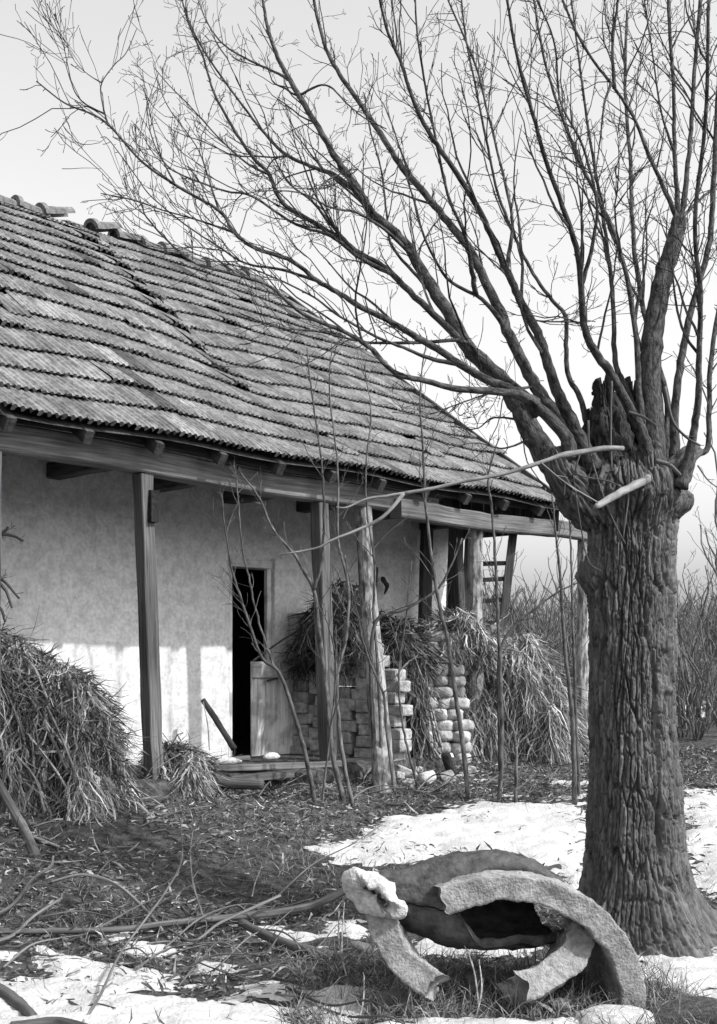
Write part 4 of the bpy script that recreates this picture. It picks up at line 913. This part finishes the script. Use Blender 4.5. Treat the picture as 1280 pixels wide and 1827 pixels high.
# ------------------------------------------------------------------ broken concrete rings
def shell(cpx, cpy, Yf, rx, rz_, a0, a1, th_, ln, yaw=0, pitch=0, roll=0, na=170, seed=0, amp=.007, flare=0.0, endrag=.5):
    """arc of a pipe: axis along depth; angles in degrees counter-clockwise from +x"""
    mb = MB(); c = Wp(cpx, cpy, Yf)
    cs_ = []; ni, nj = 10, 24
    for i in range(ni): cs_.append((i / ni, 0))
    for j in range(nj): cs_.append((1, j / nj))
    for i in range(ni): cs_.append((1 - i / ni, 1))
    for j in range(nj): cs_.append((0, 1 - j / nj))
    cs_ = np.array(cs_); nc = len(cs_)
    a = np.radians(np.linspace(a0, a1, na))
    AA, CC = np.meshgrid(a, np.arange(nc), indexing='ij')
    ri = cs_[CC][..., 0]; ax = cs_[CC][..., 1]
    rg = (fbm(np.stack([ax * 5 + seed, ri * 2, AA * 0 + seed], -1), 3) - .5) * math.radians(16) * endrag
    e = np.abs(np.linspace(-1, 1, na))[:, None] ** 6 * np.sign(np.linspace(-1, 1, na))[:, None]
    A2 = AA + rg * e * 2
    k = 1 - th_ / rx * (1 - ri)
    xx = rx * k * np.cos(A2) * (1 + flare * ax); zz_ = (rz_ * (1 - th_ / rz_ * (1 - ri))) * np.sin(A2) * (1 + flare * ax); yy = ax * ln + (fbm(np.stack([AA * 3, ri, AA * 0 + seed], -1), 3) - .5) * .02 * (1 - ax)
    P = np.stack([xx, yy, zz_], -1); rnd = np.abs(ri - .5) * 2
    nn = fbm(P * 22 + seed * 5, 4) - .5; sc_ = 1 + amp * 2.2 * nn[..., None] / np.maximum(.2, np.linalg.norm(P, axis=-1))[..., None] * 2
    P = P * np.stack([sc_[..., 0], np.ones_like(nn), sc_[..., 0]], -1)
    P[..., 1] += (fbm(P * 14 + 3, 3) - .5) * amp * 3.5; P[..., 2] += (fbm(P * 7 + seed, 2) - .5) * .02
    Rm = np.array(Matrix.Rotation(yaw, 3, 'Z') @ Matrix.Rotation(pitch, 3, 'X') @ Matrix.Rotation(roll, 3, 'Y'))
    Wd = P.reshape(-1, 3) @ Rm.T + c
    idx = np.arange(na * nc).reshape(na, nc); nx = np.roll(idx, -1, 1)
    Q = np.stack([idx[:-1], nx[:-1], nx[1:], idx[1:]], -1).reshape(-1, 4)
    Gc = P.reshape(-1, 3) + seed
    tris = []
    for e0, sg in ((0, 1), (na - 1, -1)):
        cc = Wd[idx[e0]].mean(0) + rng.normal(size=3) * .008; Wd = np.vstack([Wd, cc]); Gc = np.vstack([Gc, Gc[idx[e0]].mean(0)]); n_ = len(Wd) - 1
        for j in range(nc): tris.append((n_, idx[e0][j], idx[e0][(j + 1) % nc]) if sg > 0 else (n_, idx[e0][(j + 1) % nc], idx[e0][j]))
    mb.add(Wd, Q, tris, gc=Gc); return mb, c
m1, c1 = shell(900, 1792, 5.15, .61, .54, -8, 118, .108, .66, yaw=math.radians(6), seed=1)
tagit(m1.build('concrete_ring', M['concrete'], None, tuple(c1), smooth=True), 'broken concrete well ring standing as an arch at the foot of the tree', 'concrete ring')
m3, c3 = shell(905, 1600, 5.08, .60, .50, 188, 236, .115, .20, yaw=math.radians(-10), pitch=math.radians(-14), seed=4)
tagit(m3.build('concrete_fragment', M['concrete'], None, tuple(c3), smooth=True), 'curved pale concrete fragment slanting into the weeds left under the arch', 'concrete fragment')
m4, c4 = shell(868, 1640, 5.2, .50, .36, 288, 350, .125, .25, yaw=math.radians(12), pitch=math.radians(-25), seed=6)
tagit(m4.build('concrete_fragment', M['concrete'], None, tuple(c4), smooth=True), 'curved concrete fragment lying inside the right side of the arch', 'concrete fragment')
# hollow tapering body lying behind, open at its left end
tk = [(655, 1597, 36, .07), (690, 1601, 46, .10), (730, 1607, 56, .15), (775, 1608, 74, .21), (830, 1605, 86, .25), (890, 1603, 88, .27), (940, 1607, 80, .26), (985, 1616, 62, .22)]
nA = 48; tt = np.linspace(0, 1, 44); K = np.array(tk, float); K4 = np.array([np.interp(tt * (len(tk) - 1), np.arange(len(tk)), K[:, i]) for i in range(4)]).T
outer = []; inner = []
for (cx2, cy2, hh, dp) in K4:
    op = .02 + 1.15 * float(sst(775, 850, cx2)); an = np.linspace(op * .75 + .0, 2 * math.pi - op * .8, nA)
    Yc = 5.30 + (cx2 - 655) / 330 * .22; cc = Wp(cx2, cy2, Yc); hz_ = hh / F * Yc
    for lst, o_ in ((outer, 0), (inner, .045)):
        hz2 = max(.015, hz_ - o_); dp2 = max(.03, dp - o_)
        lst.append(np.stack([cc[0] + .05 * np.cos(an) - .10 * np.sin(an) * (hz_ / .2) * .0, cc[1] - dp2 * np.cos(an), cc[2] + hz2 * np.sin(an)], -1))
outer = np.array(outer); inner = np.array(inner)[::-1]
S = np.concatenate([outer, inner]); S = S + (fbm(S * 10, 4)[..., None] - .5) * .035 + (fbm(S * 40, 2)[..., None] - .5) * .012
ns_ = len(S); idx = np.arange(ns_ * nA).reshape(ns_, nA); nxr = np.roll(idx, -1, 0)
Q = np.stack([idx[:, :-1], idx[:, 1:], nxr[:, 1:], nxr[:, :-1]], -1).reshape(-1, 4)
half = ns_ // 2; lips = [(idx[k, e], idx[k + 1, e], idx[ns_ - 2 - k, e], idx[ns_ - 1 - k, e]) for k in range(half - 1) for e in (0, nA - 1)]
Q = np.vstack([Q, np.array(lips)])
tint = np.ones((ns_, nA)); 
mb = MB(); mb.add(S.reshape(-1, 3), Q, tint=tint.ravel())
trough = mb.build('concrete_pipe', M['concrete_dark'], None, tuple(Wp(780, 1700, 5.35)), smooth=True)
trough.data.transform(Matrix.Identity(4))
tagit(trough, 'bulging concrete pipe, its shade put into a dark colour, lying behind the broken arch', 'concrete pipe')
# pale broken lip at its left end: torus-like ragged rim
mb = MB(); a = np.linspace(0, 2 * math.pi, 60, endpoint=False); cc = Wp(670, 1598, 5.16)
rr = np.stack([cc[0] + (.095) * np.cos(a) * .9 + .03 * np.sin(a) * -1, cc[1] - .03 * np.cos(a) + 0 * a, cc[2] - .035 * np.cos(a) + .062 * np.sin(a)], -1)
rr = np.vstack([rr, rr[:1]]); sec = 14; b_ = np.linspace(0, 2 * math.pi, sec, endpoint=False); V = []
ctr = cc
for p in rr:
    o_ = p - ctr; o_ /= np.linalg.norm(o_); f_ = np.array([0, -1, 0]); wd_ = .052 + .022 * max(0, -o_[0])
    V.append(p + np.outer(np.cos(b_), o_) * wd_ * .8 + np.outer(np.sin(b_), f_) * .06)
V = np.array(V); V += (fbm(V * 16, 4)[..., None] - .5) * .05 + (fbm(V * 50, 3)[..., None] - .5) * .02; idx = np.arange(len(V) * sec).reshape(len(V), sec); V[-1] = V[0]; nx = np.roll(idx, -1, 1)
mb.add(V.reshape(-1, 3), np.stack([idx[:-1], nx[:-1], nx[1:], idx[1:]], -1).reshape(-1, 4))
lip = mb.build('broken_lip', M['concrete_pale'], trough, tuple(Wp(780, 1700, 5.35)), smooth=True)
# stones along the bottom
sm = block_mesh('boulder', 1, 1, 1, 31, M['lime'], pw=3, amp=.16); sm2 = block_mesh('boulder', 1, 1, 1, 37, M['concrete_dark'], pw=5, amp=.12); sm3 = block_mesh('boulder', 1, 1, 1, 41, M['stone'], pw=3, amp=.2)
place('stone', sm, tuple(Wp(1098, 1835, 5.02)), .2, (.34, .22, .16), label='pale flat stone at the right foot of the concrete arch', cat='stone')
place('concrete_block', sm2, tuple(Wp(1232, 1835, 5.05)), -.1, (.34, .25, .20), (.05, -.12), label='dark concrete block at the bottom right corner', cat='concrete block')
for i, (px, py, s_) in enumerate([(268 * 0 + 700, 1795, .10), (725, 1800, .08), (1000, 1800, .07), (640, 1700, .09), (850, 1760, .08), (935, 1770, .06)]):
    p = G(px, py); place('stone', sm3, (p[0], p[1], p[2] + s_ * .2), random.random() * 3, (s_ * 1.5, s_, s_ * .7), label='small grey stone in the weeds around the broken concrete', cat='stone', group='small stones around the concrete ring')

# ------------------------------------------------------------------ fallen branches
def fallen(label, pts, r0, r1, m='post', dens=3, ml=.4, lift=None, name='fallen_branch', tint=1.0, depth=2):
    P = []
    for q in pts:
        g_ = G(q[0], q[1]); P.append(g_ + [0, 0, (q[2] if len(q) > 2 else .02)])
    P = crom(P, 50); R = np.linspace(r0, r1, 50); g = MB(); tube(g, P, R, 9, knob=.14, tint=tint)
    o = tagit(g.build(name, M[m], None, tuple(P[0]), smooth=True), label, 'branch', 'fallen branches on the ground')
    if dens:
        g = MB(); grow(g, P, R, depth, dens, 4, m_len=ml, up=.0, rmin=.0018, t0=.1, wig=.16)
        if g.n: tagit(g.build('twigs', M[m], o, tuple(P[0])), kind='stuff')
    return o
fallen('long fallen branch running left from the concrete pipe', [(625, 1622, .12), (560, 1640, .08), (490, 1648, .06), (400, 1655, .05), (300, 1665, .05), (200, 1680, .06), (80, 1672, .03), (-60, 1670, .02)], .025, .013, 'post', 2.2, .5)
fallen('dark rotten branch on the snow left of the concrete pipe', [(430, 1662, .05), (490, 1690, .04), (560, 1712, .03), (620, 1722, .02)], .022, .038, 'darkwood', 0, tint=1.5)
fallen('dark branch in the snow at the bottom left corner', [(-30, 1765, .03), (20, 1795, .03), (50, 1815, .02), (60, 1826, .02)], .035, .02, 'darkwood', 0, tint=1.3)
fallen('second dark branch lying on snow along the bottom edge', [(20, 1842, .02), (90, 1838, .03), (130, 1845, .03), (200, 1862, .02)], .02, .026, 'darkwood', 0, tint=1.3)
fallen('thin forked twig arching over the bare earth by the long branch', [(90, 1585, .03), (150, 1600, .12), (210, 1620, .12), (270, 1655, .06), (290, 1672, .03)], .008, .012, 'post', 3, .3, tint=1.4)
fallen('pale twig curving upward in the middle of the yard', [(145, 1840, .02), (180, 1800, .06), (215, 1740, .1), (260, 1690, .14), (300, 1650, .2), (325, 1610, .25), (322, 1570, .35)], .007, .004, 'post', 4, .35, tint=1.5)
fallen('curved dead branch at the left edge of the yard', [(-40, 1655, .02), (20, 1635, .05), (60, 1600, .10), (90, 1580, .10), (95, 1560, .1)], .012, .007, 'post', 3, .3, tint=1.2)
fallen('crooked branch crossing the snow near the left edge', [(-40, 1700, .03), (20, 1690, .05), (60, 1660, .07), (110, 1630, .08)], .012, .007, 'post', 3, .3, tint=1.2)
fallen('fan of thin twigs below the long fallen branch', [(300, 1668, .03), (345, 1700, .06), (390, 1690, .12), (440, 1672, .14), (500, 1650, .16)], .006, .009, 'post', 5, .3, tint=1.4)
fallen('tall thin dead weed stem leaning right of the long twig', [(365, 1650, .02), (345, 1640, .2), (340, 1600, .26), (345, 1570, .3)], .006, .003, 'post', 5, .2, tint=1.5)
fallen('bleached stick on the earth below the corn stalk heap', [(60, 1500, .02), (90, 1512, .02), (115, 1522, .02)], .012, .009, 'pale', 0)
fallen('thin dark stick lying before the mud bricks', [(690, 1440, .02), (760, 1445, .03), (860, 1450, .02)], .008, .006, 'darkwood', 3, .2)
for i in range(22):
    px = rng.uniform(-20, 560); py = rng.uniform(1600, 1800); L_ = rng.uniform(90, 240); a = rng.normal() * .45
    fallen('crooked dead branch with many side twigs lying on snow and earth in the lower left', [(px, py, .02), (px + L_ * .35, py + a * L_ * .35 + rng.normal() * 8, rng.uniform(.02, .10)), (px + L_ * .7, py + a * L_ * .6 + rng.normal() * 8, rng.uniform(.04, .14)), (px + L_, py + a * L_ * .9, rng.uniform(.02, .12))], rng.uniform(.004, .008), .0025, 'post', 6, .22, tint=rng.uniform(.6, 1.6), depth=2)
for i in range(20):
    px = rng.uniform(300, 980); py = rng.uniform(1385, 1440); L_ = rng.uniform(50, 130)
    fallen('tangled dead twigs lying along the foot of the porch between the saplings', [(px, py, .02), (px + L_ * .35, py + rng.normal() * 6, rng.uniform(.03, .14)), (px + L_ * .7, py + rng.normal() * 6, rng.uniform(.06, .2)), (px + L_, py + rng.normal() * 6, rng.uniform(.05, .3))], rng.uniform(.005, .009), .003, 'post', 9, .3, tint=rng.uniform(.6, 1.7), depth=2, name='dead_brush')
for i in range(44):
    px = rng.uniform(0, 640); py = rng.uniform(1460, 1800); L_ = rng.uniform(40, 130); a = rng.normal() * .25
    fallen('thin dead twig among many scattered on the yard', [(px, py, .02), (px + L_ * .3, py + a * L_ * .3 + rng.normal() * 5, .02), (px + L_ * .6, py + a * L_ * .5 + rng.normal() * 6, .02), (px + L_, py + a * L_ * .6, .03)], .005, .003, 'post', 5, .16, tint=rng.uniform(.7, 1.7), name='fallen_twig', depth=1)
# dead shrub tips above the left heap
g0 = Wp(-40, 1250, 8.7); sh = thing('shrub', 'dark thorny shrub poking in from the left edge above the stalk heap', 'shrub', tuple(g0))
g = MB()
for br in ([(-60,1200),(-30,1000),(-10,958),(20,955),(42,965)], [(-60,1100),(-20,1030),(5,1035),(35,1068)], [(-60,1150),(-20,1040),(8,1050),(22,1085)], [(-50,1000),(-20,960),(8,948),(15,940)], [(-60,1180),(-20,1110),(0,1085),(10,1110)]):
    Pb = crom(np.array([Wp(a, b, 8.7) for a, b in br]), 20); R = np.linspace(5, 2.2, 20) / F * 8.7; tube(g, Pb, R, 6, knob=.2); grow(g, Pb, R, 2, 9, 4, m_len=.16, rmin=.002)
g.build('branches', M['hay'], sh, tuple(g0))

# ------------------------------------------------------------------ background thicket
def bush_parts(seed, h, nst, spread, r0, dens, dep=3, ml=.35):
    st = MB(); tw = MB()
    for k in range(nst):
        a = rng.uniform(0, 6.28); d = rng.uniform(0, spread * .3); P = [np.array([math.cos(a) * d * .3, math.sin(a) * d * .3, -.1])]
        hh = h * rng.uniform(.6, 1); n = 9
        lean = np.array([math.cos(a), math.sin(a), 0]) * spread * rng.uniform(.2, 1)
        for j in range(1, n + 1):
            f = j / n; P.append(P[0] + lean * f ** 1.3 + np.array([0, 0, hh * f]) + rng.normal(size=3) * h * .012)
        P = crom(P, 14); R = np.linspace(r0, r0 * .2, 14); tube(st, P, R, 5, knob=.1)
        grow(tw, P, R, dep, dens, 3, m_len=h * ml, up=.6, rmin=.005, t0=.1, wig=.08, spread=(.35, .9), minlen=.12)
    return st, tw
protos = []
for k, (h, nst, sp, r0, dens) in enumerate([(3.6, 7, 1.6, .035, 2.0), (4.6, 5, 1.4, .05, 1.8), (2.3, 9, 1.5, .022, 3.2), (5.6, 3, 1.0, .07, 1.7)]):
    st, tw = bush_parts(k, h, nst, sp, r0, dens)
    protos.append((st.mesh('stems', M['far']), tw.mesh('twigs', M['far']), h))
def bush(x, y, k, s, label, name='bare_bush', cat='bush', group='bare bushes and trees beyond the yard'):
    e = thing(name, label, cat, (x, y, float(gh(x, y)) - .02), group); e.rotation_euler = (0, 0, rng.uniform(0, 6.28)); e.scale = (s, s, s)
    a = bpy.data.objects.new('trunk', protos[k][0]); COL.objects.link(a); a.parent = e
    b = bpy.data.objects.new('crown', protos[k][1]); COL.objects.link(b); b.parent = e
for (px, Yv, k, s) in [(1000, 17, 2, .9), (940, 18, 0, .75), (1040, 20, 0, .8), (900, 16, 2, .8), (980, 23, 1, .75), (1225, 17, 3, .62), (1265, 19, 1, .7), (1290, 15, 0, .6), (1205, 22, 0, .85), (1250, 16, 2, .8), (1275, 21, 2, 1.1), (1215, 15, 2, .6), (1240, 20, 0, .8), (1240, 14.5, 2, .62), (1310, 22, 3, .9), (870, 22, 0, .9), (1350, 18, 1, .9), (1400, 16, 0, .9), (1190, 18, 2, .9)]:
    bush((px - 640) / F * Yv, Yv, k, s, ('bare leafless bush in the thicket to the right of the big trunk' if px > 1100 else 'bare leafless bush in the thicket behind the ladder and corn stook'))
# distant wood: many thin bare stems reading as one mass
dw = MB()
for _ in range(2200):
    Yv = rng.uniform(24, 60); px = rng.uniform(560, 1800) if rng.random() < .85 else rng.uniform(-600, 560); x = (px - 640) / F * Yv; h = rng.uniform(1.0, 3.2) * (Yv / 42) ** .5; z0 = float(gh(x, Yv))
    P = crom(np.array([[x, Yv, z0], [x + rng.normal() * .2, Yv, z0 + h * .5], [x + rng.normal() * .5, Yv, z0 + h]]), 6); R = np.linspace(.05, .012, 6); tube(dw, P, R, 4, tint=rng.uniform(.7, 1.2))
    for j in range(9):
        f = rng.uniform(.15, .95); p = P[int(f * 5)]; d = rng.normal(size=3); d[2] = abs(d[2]) + .8; d /= np.linalg.norm(d); tube(dw, np.array([p, p + d * h * .16, p + d * h * .3 + [0, 0, h * .04]]), [.018, .012, .008], 3, cap=False)
tagit(dw.build('distant_wood', M['far']), 'grey mass of distant leafless woodland beyond the snowy field', 'wood', kind='stuff')

# ------------------------------------------------------------------ ground cover
def scatter(n, x0, x1, y0, y1):
    x = rng.uniform(x0, x1, n); y = y0 + (y1 - y0) * rng.random(n)
    px = 640 + x / y * F
    ok = (px > -60) & (px < 1340) & (sdist(x, y) > .15 - 3 * (salong(x, y) > 1.2))
    return x[ok], y[ok]
# leaf litter
x, y = scatter(60000, -3.4, 4.2, 4.7, 13.2); m = snow_mask(x, y); k = (m < rng.normal(0, 14, len(m)) - 3) | ((rng.random(len(m)) < .16) & (vnoise(np.stack([x * 3, y * 3, x * 0 + 2], -1)) > .72)) | (rng.random(len(m)) < .008); x, y = x[k], y[k]
den = fbm(np.stack([x * 2, y * 2, x * 0 + 4], -1), 3); k = rng.random(len(x)) < .15 + 1.1 * sst(.35, .6, den) + .8 * sst(8.0, 9.3, y); x, y = x[k], y[k]
z = gz(x, y) + rng.uniform(0, .02, len(x)) + .03 * (snow_mask(x, y) > 0); D = rng.normal(size=(len(x), 3)); D[:, 2] = rng.uniform(0, .6, len(x))
mb = MB(); ribbons(mb, np.stack([x, y, z], -1), D, rng.uniform(.02, .10, len(x)), rng.uniform(.004, .018, len(x)), droop=.4, nseg=2, tint=rng.choice([.35, .6, .9, 1.3, 1.8], len(x), p=[.28, .27, .22, .14, .09]), curl=.7)
tagit(mb.build('leaf_litter', M['litter']), 'dead leaves and broken corn bits strewn over the bare earth', 'litter', kind='stuff')
# dead grass and weed tufts
x, y = scatter(36000, -3.2, 3.6, 4.7, 12.8); xa = rng.uniform(-.3, 1.5, 7000); ya = rng.uniform(4.8, 6.0, 7000); x = np.concatenate([x, xa]); y = np.concatenate([y, ya]); m = snow_mask(x, y); den = fbm(np.stack([x * 1.6 + 7, y * 1.6, x * 0 + 4], -1), 3)
near = (x > -.3) & (x < 1.5) & (y < 6.2)
k = (m < -4 + 40 * (rng.random(len(x)) < .3)) & (rng.random(len(x)) < np.where(near, .9, .06 + .9 * sst(.48, .65, den))); x, y = x[k], y[k]
z = gz(x, y) - .005; D = rng.normal(size=(len(x), 3)) * .5; D[:, 2] = 1
hgt = rng.uniform(.03, .13, len(x)) * np.where((x > -.3) & (x < 1.5) & (y < 6.2), rng.uniform(.8, 2.0, len(x)), 1)
mb = MB(); ribbons(mb, np.stack([x, y, z], -1), D, hgt, rng.uniform(.002, .005, len(x)), droop=.3, nseg=3, tint=rng.uniform(.3, 1.6, len(x)), curl=.4)
tagit(mb.build('dead_grass', M['litter']), 'thin dead grass growing in the bare earth', 'grass', kind='stuff')
# tall dry weed stems by the concrete
for i, (px, py, tx, ty) in enumerate([(855, 1800, 812, 1650), (850, 1815, 855, 1712), (920, 1740, 905, 1690), (955, 1760, 957, 1675), (623, 1760, 605, 1620), (610, 1700, 615, 1610), (890, 1770, 885, 1720), (700, 1640, 690, 1600), (1095, 1700, 1120, 1640), (180, 1525, 165, 1480), (820, 1560, 815, 1530), (640, 1825, 650, 1740), (450, 1600, 470, 1540), (770, 1790, 760, 1730), (730, 1810, 738, 1740)]):
    b = G(px, py); t = Wp(tx, ty, b[1] + .05); P = crom([b, (b + t) / 2 + rng.normal(size=3) * .012, t], 14); g = MB(); R = np.linspace(.0045, .0025, 14); tube(g, P, R, 5, tint=1.6)
    grow(g, P, R, 1, 30, 3, m_len=.05, rmin=.0015, t0=.5, minlen=.015)
    tagit(g.build('dry_weed', M['litter'], None, tuple(b)), 'dry upright weed stem standing in the foreground', 'weed', 'dry weed stems standing in the foreground')
